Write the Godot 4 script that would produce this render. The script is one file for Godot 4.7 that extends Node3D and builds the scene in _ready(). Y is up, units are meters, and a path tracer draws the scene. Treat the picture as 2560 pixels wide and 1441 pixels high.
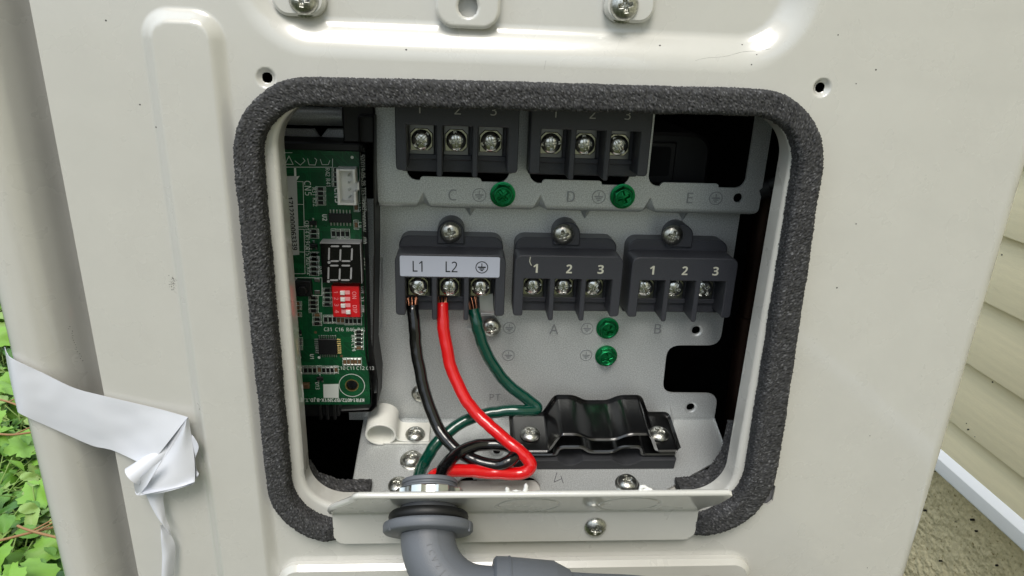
extends Node3D
# A side service panel of an outdoor air conditioner, opened to show its terminals, circuit board and supply wires.
# Lengths in this script are millimetres; they are scaled to metres as meshes are made.

const MM := 0.001

class MB:
	var v := PackedVector3Array()
	var n := PackedVector3Array()
	var c := PackedColorArray()
	var col := Color.WHITE
	var use_col := false
	func tri(a: Vector3, b: Vector3, d: Vector3, na: Vector3, nb: Vector3, nd: Vector3) -> void:
		if (b - a).cross(d - a).dot(na + nb + nd) > 0.0:
			v.append(a); v.append(d); v.append(b)
			n.append(na); n.append(nd); n.append(nb)
		else:
			v.append(a); v.append(b); v.append(d)
			n.append(na); n.append(nb); n.append(nd)
		if use_col:
			c.append(col); c.append(col); c.append(col)
	func quad(a: Vector3, b: Vector3, d: Vector3, e: Vector3, na: Vector3, nb: Vector3, nd: Vector3, ne: Vector3) -> void:
		tri(a, b, d, na, nb, nd)
		tri(a, d, e, na, nd, ne)
	func fquad(a: Vector3, b: Vector3, d: Vector3, e: Vector3, out: Vector3) -> void:
		var nn := (b - a).cross(d - a)
		if nn.length() < 1e-9:
			nn = (d - a).cross(e - a)
		nn = nn.normalized()
		if nn.dot(out) < 0.0:
			nn = -nn
		quad(a, b, d, e, nn, nn, nn, nn)
	func mesh(off: Vector3) -> ArrayMesh:
		var vv := PackedVector3Array()
		vv.resize(v.size())
		for i in v.size():
			vv[i] = (v[i] - off) * 0.001
		var arr := []
		arr.resize(Mesh.ARRAY_MAX)
		arr[Mesh.ARRAY_VERTEX] = vv
		arr[Mesh.ARRAY_NORMAL] = n
		if use_col:
			arr[Mesh.ARRAY_COLOR] = c
		var m := ArrayMesh.new()
		m.add_surface_from_arrays(Mesh.PRIMITIVE_TRIANGLES, arr)
		return m

var taken := {}
var M := {}
var rng := RandomNumberGenerator.new()
var ID := Transform3D.IDENTITY

# frame of the galvanised shelf (x right, y up the slope towards the back, z out of the sheet) and of the slanted cream plate
var SH := Transform3D(Basis(Vector3(1, 0, 0), Vector3(0, 0.258819, -0.965926), Vector3(0, 0.965926, 0.258819)), Vector3(0, -86.25, -57))
var KF := Transform3D(Basis(Vector3(1, 0, 0), Vector3(0, 0.75471, 0.656059), Vector3(0, -0.656059, 0.75471)), Vector3(0, -92.05, 5))

func numbered(called: String) -> String:
	var k: int = taken.get(called, 0)
	taken[called] = k + 1
	return called if k == 0 else "%s_%03d" % [called, k]

func thing(called: String, label: String, category: String, at := Vector3.ZERO, group := "") -> Node3D:
	var o := Node3D.new()
	o.name = numbered(called)
	add_child(o)
	o.position = at * MM
	tag(o, label, category, group)
	return o

func tag(o: Node, label: String, category: String, group := "") -> void:
	o.set_meta("label", label)
	o.set_meta("category", category)
	if group != "":
		o.set_meta("group", group)

func off_of(p: Node) -> Vector3:
	var r := Vector3.ZERO
	var q := p
	while q != self and q is Node3D:
		r += (q as Node3D).position
		q = q.get_parent()
	return r / MM

func obj(called: String, mb: MB, mat: Material, parent: Node = self, label := "") -> MeshInstance3D:
	var o := MeshInstance3D.new()
	o.name = called
	o.mesh = mb.mesh(off_of(parent))
	o.material_override = mat
	parent.add_child(o, true)
	if label != "":
		o.set_meta("label", label)
	return o

func put(called: String, m: Mesh, mat: Material, parent: Node, xf: Transform3D) -> MeshInstance3D:
	# a shared mesh (already in metres) placed at xf, given in world millimetres
	var o := MeshInstance3D.new()
	o.name = called
	o.mesh = m
	o.material_override = mat
	parent.add_child(o, true)
	o.transform = Transform3D(xf.basis, (xf.origin - off_of(parent)) * MM)
	return o

# ---------------------------------------------------------------- shapes
func rrect(x0: float, y0: float, x1: float, y1: float, r, seg := 6) -> PackedVector2Array:
	# radii: one number, or [bottom left, bottom right, top right, top left]
	var rr: Array = r if r is Array else [r, r, r, r]
	var out := PackedVector2Array()
	var cs := [Vector2(x0, y0), Vector2(x1, y0), Vector2(x1, y1), Vector2(x0, y1)]
	var si := [Vector2(1, 1), Vector2(-1, 1), Vector2(-1, -1), Vector2(1, -1)]
	for k in 4:
		var q: float = rr[k]
		if q <= 0.001:
			out.append(cs[k])
			continue
		var ce: Vector2 = cs[k] + si[k] * q
		for i in seg + 1:
			var a := PI + k * PI / 2.0 + i * PI / 2.0 / seg
			out.append(ce + Vector2(cos(a), sin(a)) * q)
	return out

func round_poly(pts: PackedVector2Array, r, seg := 5) -> PackedVector2Array:
	var out := PackedVector2Array()
	var k := pts.size()
	for i in k:
		var q: float = r[i] if r is Array else r
		var p := pts[i]
		var a := (pts[(i + k - 1) % k] - p)
		var b := (pts[(i + 1) % k] - p)
		var ang := absf(a.angle_to(b))
		if q <= 0.001 or ang > 3.1:
			out.append(p)
			continue
		var t: float = minf(q / tan(ang / 2.0), 0.48 * minf(a.length(), b.length()))
		var p0 := p + a.normalized() * t
		var p1 := p + b.normalized() * t
		for j in seg + 1:
			var f := float(j) / seg
			out.append(p0.lerp(p, f).lerp(p.lerp(p1, f), f))
	return out

func ccw(p: PackedVector2Array) -> PackedVector2Array:
	if Geometry2D.is_polygon_clockwise(p):
		# Godot calls it clockwise for y down
		pass
	var area := 0.0
	for i in p.size():
		area += p[i].cross(p[(i + 1) % p.size()])
	if area < 0.0:
		p = p.duplicate()
		p.reverse()
	return p

func inset(p: PackedVector2Array, d: float) -> PackedVector2Array:
	var out := PackedVector2Array()
	var k := p.size()
	for i in k:
		var a := (p[i] - p[(i + k - 1) % k]).normalized()
		var b := (p[(i + 1) % k] - p[i]).normalized()
		var na := Vector2(-a.y, a.x)
		var nb := Vector2(-b.y, b.x)
		var m := (na + nb)
		var l := m.length()
		m = m / l if l > 0.01 else na
		out.append(p[i] + m * (d / maxf(0.4, m.dot(na))))
	return out

func extrude(mb: MB, poly: PackedVector2Array, xf: Transform3D, z0: float, z1: float, bev := 0.0, bottom := false, bevel_bottom := false) -> void:
	var p := ccw(poly)
	var k := p.size()
	var top := inset(p, bev) if bev > 0.0 else p
	var bot := inset(p, bev) if bevel_bottom else p
	var nz := xf.basis.z
	# side normals
	var en := PackedVector2Array()
	for i in k:
		var e := (p[(i + 1) % k] - p[i]).normalized()
		en.append(Vector2(e.y, -e.x))
	var zt := z1 - bev
	var zb := z0 + (bev if bevel_bottom else 0.0)
	for i in k:
		var j := (i + 1) % k
		var ni := en[i]
		var nj := en[i]
		var pi := en[(i + k - 1) % k]
		var nx := en[j]
		if pi.dot(ni) > 0.75:
			ni = (pi + ni).normalized()
		if nx.dot(nj) > 0.75:
			nj = (nx + nj).normalized()
		var wi := xf.basis * Vector3(ni.x, ni.y, 0)
		var wj := xf.basis * Vector3(nj.x, nj.y, 0)
		var a := xf * Vector3(p[i].x, p[i].y, zb)
		var b := xf * Vector3(p[j].x, p[j].y, zb)
		var d := xf * Vector3(p[j].x, p[j].y, zt)
		var e := xf * Vector3(p[i].x, p[i].y, zt)
		mb.quad(a, b, d, e, wi, wj, wj, wi)
		if bev > 0.0:
			var ti := (wi + nz).normalized()
			var tj := (wj + nz).normalized()
			mb.quad(e, d, xf * Vector3(top[j].x, top[j].y, z1), xf * Vector3(top[i].x, top[i].y, z1), ti, tj, tj, ti)
		if bevel_bottom:
			var ti := (wi - nz).normalized()
			var tj := (wj - nz).normalized()
			mb.quad(a, b, xf * Vector3(bot[j].x, bot[j].y, z0), xf * Vector3(bot[i].x, bot[i].y, z0), ti, tj, tj, ti)
	var ix := Geometry2D.triangulate_polygon(top)
	for t in range(0, ix.size(), 3):
		mb.tri(xf * Vector3(top[ix[t]].x, top[ix[t]].y, z1), xf * Vector3(top[ix[t + 1]].x, top[ix[t + 1]].y, z1), xf * Vector3(top[ix[t + 2]].x, top[ix[t + 2]].y, z1), nz, nz, nz)
	if bottom or bevel_bottom:
		ix = Geometry2D.triangulate_polygon(bot)
		for t in range(0, ix.size(), 3):
			mb.tri(xf * Vector3(bot[ix[t]].x, bot[ix[t]].y, z0), xf * Vector3(bot[ix[t + 1]].x, bot[ix[t + 1]].y, z0), xf * Vector3(bot[ix[t + 2]].x, bot[ix[t + 2]].y, z0), -nz, -nz, -nz)

func box(mb: MB, xf: Transform3D, lo: Vector3, hi: Vector3, bev := 0.0, all := false) -> void:
	extrude(mb, rrect(lo.x, lo.y, hi.x, hi.y, 0.0), xf, lo.z, hi.z, bev, true, all and bev > 0.0)

func at(x: float, y: float, z: float) -> Transform3D:
	return Transform3D(Basis(), Vector3(x, y, z))

func lathe(mb: MB, prof: PackedVector2Array, xf: Transform3D, seg := 32, a0 := 0.0, a1 := TAU, jag := 0.0) -> void:
	# profile of (radius, height) turned about z
	var k := prof.size()
	var en := PackedVector2Array()
	for i in k - 1:
		var e := (prof[i + 1] - prof[i]).normalized()
		en.append(Vector2(e.y, -e.x))
	for i in k - 1:
		var n0 := en[i]
		var n1 := en[i]
		if i > 0 and en[i - 1].dot(n0) > 0.72:
			n0 = (en[i - 1] + n0).normalized()
		if i < k - 2 and en[i + 1].dot(n1) > 0.72:
			n1 = (en[i + 1] + n1).normalized()
		for s in seg:
			var u := a0 + (a1 - a0) * s / seg
			var w := a0 + (a1 - a0) * (s + 1) / seg
			var cu := Vector2(cos(u), sin(u))
			var cw := Vector2(cos(w), sin(w))
			var p := prof[i]
			var q := prof[i + 1]
			mb.quad(xf * Vector3(cu.x * p.x, cu.y * p.x, p.y), xf * Vector3(cw.x * p.x, cw.y * p.x, p.y), xf * Vector3(cw.x * q.x, cw.y * q.x, q.y), xf * Vector3(cu.x * q.x, cu.y * q.x, q.y),
				xf.basis * Vector3(cu.x * n0.x, cu.y * n0.x, n0.y), xf.basis * Vector3(cw.x * n0.x, cw.y * n0.x, n0.y), xf.basis * Vector3(cw.x * n1.x, cw.y * n1.x, n1.y), xf.basis * Vector3(cu.x * n1.x, cu.y * n1.x, n1.y))

func catmull(pts: Array, per: int) -> Array:
	var out := []
	var k := pts.size()
	for i in k - 1:
		var p0 = pts[maxi(i - 1, 0)]
		var p1 = pts[i]
		var p2 = pts[i + 1]
		var p3 = pts[mini(i + 2, k - 1)]
		for s in per:
			var t := float(s) / per
			out.append(0.5 * ((2.0 * p1) + (p2 - p0) * t + (2.0 * p0 - 5.0 * p1 + 4.0 * p2 - p3) * t * t + (3.0 * p1 - p0 - 3.0 * p2 + p3) * t * t * t))
	out.append(pts[k - 1])
	return out

func tube(mb: MB, path: Array, rad, seg := 16, caps := true) -> void:
	# path: points; rad: one radius or one per point
	var k := path.size()
	var up := Vector3(0.3, 0.2, 1).normalized()
	var pr := []
	var pn := []
	for i in k:
		var tn: Vector3 = (path[mini(i + 1, k - 1)] - path[maxi(i - 1, 0)]).normalized()
		up = (up - tn * up.dot(tn)).normalized()
		var si := tn.cross(up)
		var r: float = rad[i] if rad is Array else rad
		var ring := PackedVector3Array()
		var rn := PackedVector3Array()
		for s in seg + 1:
			var a := TAU * s / seg
			var d := up * cos(a) + si * sin(a)
			ring.append(path[i] + d * r)
			rn.append(d)
		if i > 0:
			for s in seg:
				mb.quad(pr[s], pr[s + 1], ring[s + 1], ring[s], pn[s], pn[s + 1], rn[s + 1], rn[s])
		if caps and (i == 0 or i == k - 1):
			var nn := -tn if i == 0 else tn
			for s in seg:
				mb.tri(path[i], ring[s], ring[s + 1], nn, nn, nn)
		pr = ring
		pn = rn

func strip(mb: MB, pts: Array, w: float, z: float, h := 0.06, closed := false) -> void:
	# a printed or stamped line of width w on the plane z, h thick
	var k := pts.size()
	for i in (k if closed else k - 1):
		var a: Vector2 = pts[i]
		var b: Vector2 = pts[(i + 1) % k]
		var d := (b - a).normalized()
		var nn := Vector2(-d.y, d.x) * w / 2.0
		var e := d * w * 0.35
		extrude(mb, PackedVector2Array([a - e - nn, b + e - nn, b + e + nn, a - e + nn]), ID, z, z + h + 0.002 * (i % 3))

func ribbon(mb: MB, la: Array, lb: Array, across := 10, bulge := 0.0, thick := 0.15) -> void:
	# a thin sheet between two edge lines with the same number of points
	var k := la.size()
	var g := []
	for i in k:
		var row := []
		for j in across + 1:
			var f := float(j) / across
			row.append((la[i] as Vector3).lerp(lb[i], f) + Vector3(0, 0, bulge * sin(f * PI)))
		g.append(row)
	var nn := []
	for i in k:
		var row := []
		for j in across + 1:
			var du: Vector3 = g[mini(i + 1, k - 1)][j] - g[maxi(i - 1, 0)][j]
			var dv: Vector3 = g[i][mini(j + 1, across)] - g[i][maxi(j - 1, 0)]
			var q := du.cross(dv).normalized()
			row.append(q)
		nn.append(row)
	for i in k - 1:
		for j in across:
			mb.quad(g[i][j], g[i + 1][j], g[i + 1][j + 1], g[i][j + 1], nn[i][j], nn[i + 1][j], nn[i + 1][j + 1], nn[i][j + 1])
			var t := thick
			mb.quad(g[i][j] - nn[i][j] * t, g[i + 1][j] - nn[i + 1][j] * t, g[i + 1][j + 1] - nn[i + 1][j + 1] * t, g[i][j + 1] - nn[i][j + 1] * t, -nn[i][j], -nn[i + 1][j], -nn[i + 1][j + 1], -nn[i][j + 1])
	for i in k - 1:
		for j in [0, across]:
			mb.fquad(g[i][j], g[i + 1][j], g[i + 1][j] - nn[i + 1][j] * thick, g[i][j] - nn[i][j] * thick, Vector3(0.1, 1 if j == 0 else -1, 0))

func lines(a: float, b: float, step: float, fine := [], fstep := 0.5, reach := 4.0) -> PackedFloat64Array:
	# grid lines from a to b, finer near the given places
	var out := PackedFloat64Array()
	var x := a
	while x < b - 1e-6:
		out.append(x)
		var s := step
		for f in fine:
			if x > f - reach - step and x < f + reach:
				s = minf(s, fstep if x >= f - reach - 1e-6 else maxf(fstep, f - reach - x))
		x += s
	out.append(b)
	return out

func sheet(us: PackedFloat64Array, vs: PackedFloat64Array, sdf: Callable, pos: Callable, thick := 0.0, off := Vector3.ZERO, eps := 0.04) -> ArrayMesh:
	# a surface pos(u, v) where sdf(u, v) > 0, its cut edges snapped to the zero line, with walls of the sheet's thickness along them
	var nu := us.size()
	var nv := vs.size()
	var d := PackedFloat32Array()
	d.resize(nu * nv)
	for j in nv:
		for i in nu:
			d[j * nu + i] = sdf.call(us[i], vs[j])
	var keep := PackedByteArray()
	keep.resize((nu - 1) * (nv - 1))
	for j in nv - 1:
		for i in nu - 1:
			var q := j * nu + i
			var cnt := int(d[q] > 0.0) + int(d[q + 1] > 0.0) + int(d[q + nu] > 0.0) + int(d[q + nu + 1] > 0.0)
			keep[j * (nu - 1) + i] = 1 if cnt >= 2 or (cnt == 1 and d[q] + d[q + 1] + d[q + nu] + d[q + nu + 1] > 0.0) else 0
	var ver := PackedVector3Array()
	var nor := PackedVector3Array()
	var idx := PackedInt32Array()
	var map := PackedInt32Array()
	map.resize(nu * nv)
	map.fill(-1)
	var get_v := func(i: int, j: int) -> int:
		var q := j * nu + i
		if map[q] >= 0:
			return map[q]
		var u := us[i]
		var v := vs[j]
		if d[q] < 0.0:
			for it in 3:
				var s: float = sdf.call(u, v)
				var gx: float = (sdf.call(u + 0.02, v) - sdf.call(u - 0.02, v)) / 0.04
				var gy: float = (sdf.call(u, v + 0.02) - sdf.call(u, v - 0.02)) / 0.04
				var l2 := maxf(gx * gx + gy * gy, 0.2)
				u -= s * gx / l2
				v -= s * gy / l2
		var p: Vector3 = pos.call(u, v)
		var pu: Vector3 = pos.call(u + eps, v) - pos.call(u - eps, v)
		var pv: Vector3 = pos.call(u, v + eps) - pos.call(u, v - eps)
		ver.append((p - off) * MM)
		nor.append(pu.cross(pv).normalized())
		map[q] = ver.size() - 1
		return map[q]
	var edges := []
	for j in nv - 1:
		for i in nu - 1:
			if keep[j * (nu - 1) + i] == 0:
				continue
			var a: int = get_v.call(i, j)
			var b: int = get_v.call(i + 1, j)
			var e: int = get_v.call(i + 1, j + 1)
			var f: int = get_v.call(i, j + 1)
			idx.append_array([a, e, b, a, f, e])
			if thick > 0.0:
				if j == 0 or keep[(j - 1) * (nu - 1) + i] == 0: edges.append([a, b])
				if j == nv - 2 or keep[(j + 1) * (nu - 1) + i] == 0: edges.append([e, f])
				if i == 0 or keep[j * (nu - 1) + i - 1] == 0: edges.append([f, a])
				if i == nu - 2 or keep[j * (nu - 1) + i + 1] == 0: edges.append([b, e])
	for e in edges:
		var a := ver[e[0]]
		var b := ver[e[1]]
		if a.distance_to(b) < 1e-7:
			continue
		var na := nor[e[0]]
		var nb := nor[e[1]]
		var out := (b - a).cross((na + nb) * 0.5).normalized()
		var s := ver.size()
		# a small rolled corner, then the cut face
		var t := thick * MM
		for p in [[a, a], [b, b], [b - nb * t, b], [a - na * t, a]]:
			ver.append(p[0])
			nor.append(out)
		idx.append_array([s, s + 1, s + 2, s, s + 2, s + 3])
	var arr := []
	arr.resize(Mesh.ARRAY_MAX)
	arr[Mesh.ARRAY_VERTEX] = ver
	arr[Mesh.ARRAY_NORMAL] = nor
	arr[Mesh.ARRAY_INDEX] = idx
	var m := ArrayMesh.new()
	m.add_surface_from_arrays(Mesh.PRIMITIVE_TRIANGLES, arr)
	return m

func raw(called: String, m: Mesh, mat: Material, parent: Node, label := "") -> MeshInstance3D:
	var o := MeshInstance3D.new()
	o.name = called
	o.mesh = m
	o.material_override = mat
	parent.add_child(o, true)
	if label != "":
		o.set_meta("label", label)
	return o

func sd_rrect(x: float, y: float, cx: float, cy: float, hx: float, hy: float, r: float) -> float:
	var qx := absf(x - cx) - hx + r
	var qy := absf(y - cy) - hy + r
	return Vector2(maxf(qx, 0.0), maxf(qy, 0.0)).length() + minf(maxf(qx, qy), 0.0) - r

func sstep(a: float, b: float, x: float) -> float:
	return smoothstep(a, b, x)

var font_sans: SystemFont
func text(called: String, s: String, cap: float, xf: Transform3D, mat: Material, parent: Node, depth := 0.05, bold := 400, squeeze := 1.0) -> MeshInstance3D:
	var t := TextMesh.new()
	var f := SystemFont.new()
	f.font_names = PackedStringArray(["Droid Sans"])
	f.font_weight = bold
	t.font = f
	t.text = s
	t.font_size = 24
	t.pixel_size = cap * MM / (24.0 * 0.714)
	t.depth = depth * MM
	t.curve_step = 2.0
	t.horizontal_alignment = HORIZONTAL_ALIGNMENT_CENTER
	t.vertical_alignment = VERTICAL_ALIGNMENT_CENTER
	var o := MeshInstance3D.new()
	o.name = called
	o.mesh = t
	o.material_override = mat
	parent.add_child(o, true)
	var b := xf.basis
	b.x *= squeeze
	o.transform = Transform3D(b, (xf.origin - off_of(parent)) * MM)
	return o

func earth(mb: MB, xf: Transform3D, r: float, w: float, h: float) -> void:
	lathe(mb, PackedVector2Array([Vector2(r - w, 0), Vector2(r - w, h), Vector2(r, h), Vector2(r, 0)]), xf, 28)
	extrude(mb, rrect(-w / 2, 0.08 * r, w / 2, 0.66 * r, 0.0), xf, 0, h * 1.03)
	extrude(mb, rrect(-0.62 * r, -0.02 * r - w / 2, 0.62 * r, 0.06 * r + w / 2, 0.0), xf, 0, h)
	extrude(mb, rrect(-0.4 * r, -0.28 * r - w / 2, 0.4 * r, -0.24 * r + w / 2, 0.0), xf, 0, h)
	extrude(mb, rrect(-0.2 * r, -0.54 * r - w / 2, 0.2 * r, -0.50 * r + w / 2, 0.0), xf, 0, h)

# ---------------------------------------------------------------- materials
func noise_tex(seed_: int, freq: float, cols: Array, size := 256, type := FastNoiseLite.TYPE_SIMPLEX_SMOOTH, oct := 4, normal := 0.0) -> NoiseTexture2D:
	var f := FastNoiseLite.new()
	f.seed = seed_
	f.frequency = freq
	f.noise_type = type
	f.fractal_octaves = oct
	var t := NoiseTexture2D.new()
	t.width = size
	t.height = size
	t.seamless = true
	t.noise = f
	if normal > 0.0:
		t.as_normal_map = true
		t.bump_strength = normal
	elif cols.size():
		var g := Gradient.new()
		var o := PackedFloat32Array()
		var c := PackedColorArray()
		for q in cols:
			o.append(q[0])
			c.append(q[1])
		g.offsets = o
		g.colors = c
		t.color_ramp = g
	return t

func mat(c: Color, rough: float, metal := 0.0) -> StandardMaterial3D:
	var m := StandardMaterial3D.new()
	m.albedo_color = c
	m.roughness = rough
	m.metallic = metal
	return m

func tri_planar(m: StandardMaterial3D, per_m: float) -> void:
	m.uv1_triplanar = true
	m.uv1_scale = Vector3.ONE * per_m

func g(x: float) -> Color:
	return Color(x, x, x)

func make_materials() -> void:
	var m: StandardMaterial3D
	m = mat(Color(0.822, 0.818, 0.795), 0.3)
	m.metallic_specular = 0.66
	m.clearcoat_enabled = true
	m.clearcoat = 1.0
	m.clearcoat_roughness = 0.07
	m.albedo_texture = noise_tex(3, 0.012, [[0.0, g(0.98)], [0.5, g(0.99)], [1.0, g(1.0)]], 512)
	m.roughness_texture = noise_tex(4, 0.012, [[0.2, g(0.88)], [0.8, g(1.0)]], 512, FastNoiseLite.TYPE_SIMPLEX_SMOOTH, 5)
	tri_planar(m, 6.0)
	M.paint = m
	# galvanised steel with fine spangle
	m = mat(Color(0.855, 0.868, 0.868), 0.4, 0.48)
	m.albedo_texture = noise_tex(11, 0.11, [[0.2, g(0.84)], [0.5, g(0.92)], [0.85, g(1.0)]], 512, FastNoiseLite.TYPE_SIMPLEX, 3)
	m.normal_enabled = true
	m.normal_texture = noise_tex(12, 0.13, [], 512, FastNoiseLite.TYPE_SIMPLEX, 3, 2.2)
	m.normal_scale = 0.12
	tri_planar(m, 22.0)
	M.galv = m
	m = mat(Color(0.84, 0.85, 0.86), 0.34, 0.85)
	M.galv_plain = m
	M.stamp = mat(Color(0.60, 0.61, 0.62), 0.4, 0.5)
	# terminal block plastic
	m = mat(Color(0.245, 0.252, 0.278), 0.42)
	m.albedo_texture = noise_tex(21, 0.2, [[0.2, g(0.82)], [0.8, g(1.0)]], 256, FastNoiseLite.TYPE_SIMPLEX, 3)
	m.normal_enabled = true
	m.normal_texture = noise_tex(22, 0.2, [], 256, FastNoiseLite.TYPE_SIMPLEX, 3, 2.0)
	m.normal_scale = 0.35
	tri_planar(m, 40.0)
	M.block = m
	M.screw = mat(Color(0.86, 0.86, 0.83), 0.30, 1.0)
	M.screw.albedo_texture = noise_tex(31, 0.05, [[0.2, g(0.72)], [0.8, g(1.0)]], 256)
	M.screw.normal_enabled = true
	M.screw.normal_texture = noise_tex(32, 0.12, [], 256, FastNoiseLite.TYPE_SIMPLEX, 3, 1.5)
	M.screw.normal_scale = 0.25
	tri_planar(M.screw, 60.0)
	M.nickel = mat(Color(0.88, 0.88, 0.86), 0.2, 1.0)
	M.pole = mat(Color(0.50, 0.50, 0.50), 0.3, 1.0)
	M.brassy = mat(Color(0.80, 0.79, 0.72), 0.2, 1.0)
	M.green_screw = mat(Color(0.11, 0.52, 0.31), 0.3, 0.9)
	M.black = mat(Color(0.055, 0.055, 0.06), 0.5)
	M.black_dip = mat(Color(0.03, 0.03, 0.036), 0.32)
	M.black_dip.clearcoat_enabled = true
	M.black_dip.clearcoat = 1.0
	M.black_dip.clearcoat_roughness = 0.12
	M.rubber = mat(Color(0.17, 0.175, 0.19), 0.72)
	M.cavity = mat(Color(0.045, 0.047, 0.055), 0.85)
	M.dark_metal = mat(Color(0.16, 0.165, 0.17), 0.6, 0.3)
	M.pcb = mat(Color(0.04, 0.36, 0.21), 0.38)
	M.pcb.albedo_texture = pcb_texture()
	tri_planar(M.pcb, 22.0)
	M.silk = mat(Color(0.86, 0.88, 0.86), 0.6)
	M.label = mat(Color(0.72, 0.73, 0.73), 0.5)
	M.ink = mat(Color(0.05, 0.05, 0.07), 0.5)
	M.chip = mat(Color(0.06, 0.065, 0.075), 0.5)
	M.resist = mat(Color(0.05, 0.05, 0.055), 0.4)
	M.capac = mat(Color(0.42, 0.32, 0.22), 0.45)
	M.solder = mat(Color(0.82, 0.83, 0.82), 0.28, 1.0)
	M.gold = mat(Color(0.86, 0.76, 0.52), 0.3, 1.0)
	M.nylon = mat(Color(0.95, 0.95, 0.92), 0.35)
	M.nylon.backlight_enabled = true
	M.nylon.backlight = Color(0.4, 0.4, 0.4)
	M.segment = mat(Color(0.66, 0.66, 0.67), 0.5)
	M.display = mat(Color(0.035, 0.03, 0.04), 0.22)
	M.dip_red = mat(Color(0.82, 0.09, 0.12), 0.4)
	M.pink = mat(Color(0.95, 0.62, 0.64), 0.5)
	M.white = mat(Color(0.92, 0.92, 0.91), 0.4)
	M.digit = mat(Color(0.76, 0.76, 0.70), 0.55)
	M.digit_grey = mat(Color(0.66, 0.66, 0.64), 0.6)
	M.sticker = mat(Color(0.72, 0.74, 0.80), 0.42)
	for w in [["wire_red", Color(0.84, 0.06, 0.08)], ["wire_green", Color(0.0, 0.24, 0.19)], ["wire_black", Color(0.035, 0.035, 0.04)]]:
		m = mat(w[1], 0.2)
		m.clearcoat_enabled = true
		m.clearcoat = 0.6
		m.clearcoat_roughness = 0.08
		M[w[0]] = m
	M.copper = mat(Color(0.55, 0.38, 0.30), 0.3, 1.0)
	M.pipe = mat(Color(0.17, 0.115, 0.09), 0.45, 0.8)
	m = mat(Color(0.385, 0.40, 0.425), 0.5)
	m.normal_enabled = true
	m.normal_texture = noise_tex(41, 0.09, [], 256, FastNoiseLite.TYPE_SIMPLEX, 3, 1.5)
	m.normal_scale = 0.2
	tri_planar(m, 45.0)
	M.conduit = m
	m = mat(Color(0.86, 0.87, 0.90), 0.3)
	m.backlight_enabled = true
	m.backlight = Color(0.22, 0.22, 0.23)
	m.normal_enabled = true
	m.normal_texture = noise_tex(43, 0.012, [], 256, FastNoiseLite.TYPE_SIMPLEX, 2, 6.0)
	m.normal_scale = 0.35
	tri_planar(m, 14.0)
	M.tape = m
	m = mat(Color(1, 1, 1), 0.95)
	m.vertex_color_use_as_albedo = true
	M.foam = m
	m = mat(Color(0.97, 0.92, 0.785), 0.5)
	m.albedo_texture = noise_tex(51, 0.02, [[0.2, g(0.975)], [0.8, g(1.0)]], 256)
	m.normal_enabled = true
	m.normal_texture = noise_tex(52, 0.035, [], 512, FastNoiseLite.TYPE_SIMPLEX, 3, 5.0)
	m.normal_scale = 0.16
	m.uv1_triplanar = true
	m.uv1_scale = Vector3(40, 40, 3.0)
	M.siding = m
	M.trim = mat(Color(0.93, 0.93, 0.94), 0.4)
	m = mat(Color(0.88, 0.82, 0.66), 0.9)
	m.albedo_texture = noise_tex(61, 0.06, [[0.0, Color(0.4, 0.36, 0.28)], [0.17, Color(0.7, 0.66, 0.56)], [0.22, g(0.92)], [0.8, g(1.0)], [0.95, Color(1, 1, 0.97)]], 512, FastNoiseLite.TYPE_SIMPLEX_SMOOTH, 5)
	m.normal_enabled = true
	m.normal_texture = noise_tex(62, 0.03, [], 512, FastNoiseLite.TYPE_SIMPLEX_SMOOTH, 5, 8.0)
	m.normal_scale = 1.0
	tri_planar(m, 5.5)
	M.stucco = m
	m = mat(Color(0.24, 0.23, 0.14), 0.95)
	m.albedo_texture = noise_tex(71, 0.05, [[0.2, Color(0.5, 0.5, 0.35)], [0.5, Color(0.7, 0.9, 0.5)], [0.8, Color(1, 0.9, 0.7)]], 512)
	tri_planar(m, 3.0)
	M.soil = m
	for k in 4:
		m = mat([Color(0.34, 0.51, 0.15), Color(0.46, 0.63, 0.22), Color(0.25, 0.42, 0.14), Color(0.52, 0.63, 0.33)][k], 0.5)
		m.backlight_enabled = true
		m.backlight = Color(0.16, 0.24, 0.05)
		M["leaf%d" % k] = m
	M.grass = mat(Color(0.30, 0.44, 0.14), 0.6)
	M.twig = mat(Color(0.58, 0.44, 0.30), 0.8)
	M.speck = mat(Color(0.12, 0.11, 0.10), 0.9)
	M.felt = mat(Color(0.42, 0.42, 0.43), 0.95)
	M.pencil = mat(Color(0.34, 0.34, 0.37), 0.7)

func pcb_texture() -> ImageTexture:
	# etched copper tracks under green solder mask, a tone apart from the mask
	var im := Image.create(512, 512, true, Image.FORMAT_RGB8)
	im.fill(Color(0.80, 0.80, 0.80))
	var r := RandomNumberGenerator.new()
	r.seed = 77
	for k in 130:
		var x := r.randi_range(0, 500)
		var y := r.randi_range(0, 500)
		var l := r.randi_range(20, 160)
		var q := r.randi_range(0, 2)
		var dx: int = [1, 0, 1][q]
		var dy: int = [0, 1, 1][q]
		for c in r.randi_range(1, 4):
			for s in l:
				im.fill_rect(Rect2i((x + s * dx + c * 7 * dy) % 509, (y + s * dy + c * 7 * (1 - dy * (1 - dx))) % 509, 3, 3), Color(1, 1, 0.97))
	for k in 60:
		im.fill_rect(Rect2i(r.randi_range(0, 500), r.randi_range(0, 500), 6, 6), Color(0.62, 0.62, 0.62))
	im.generate_mipmaps()
	return ImageTexture.create_from_image(im)

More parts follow.
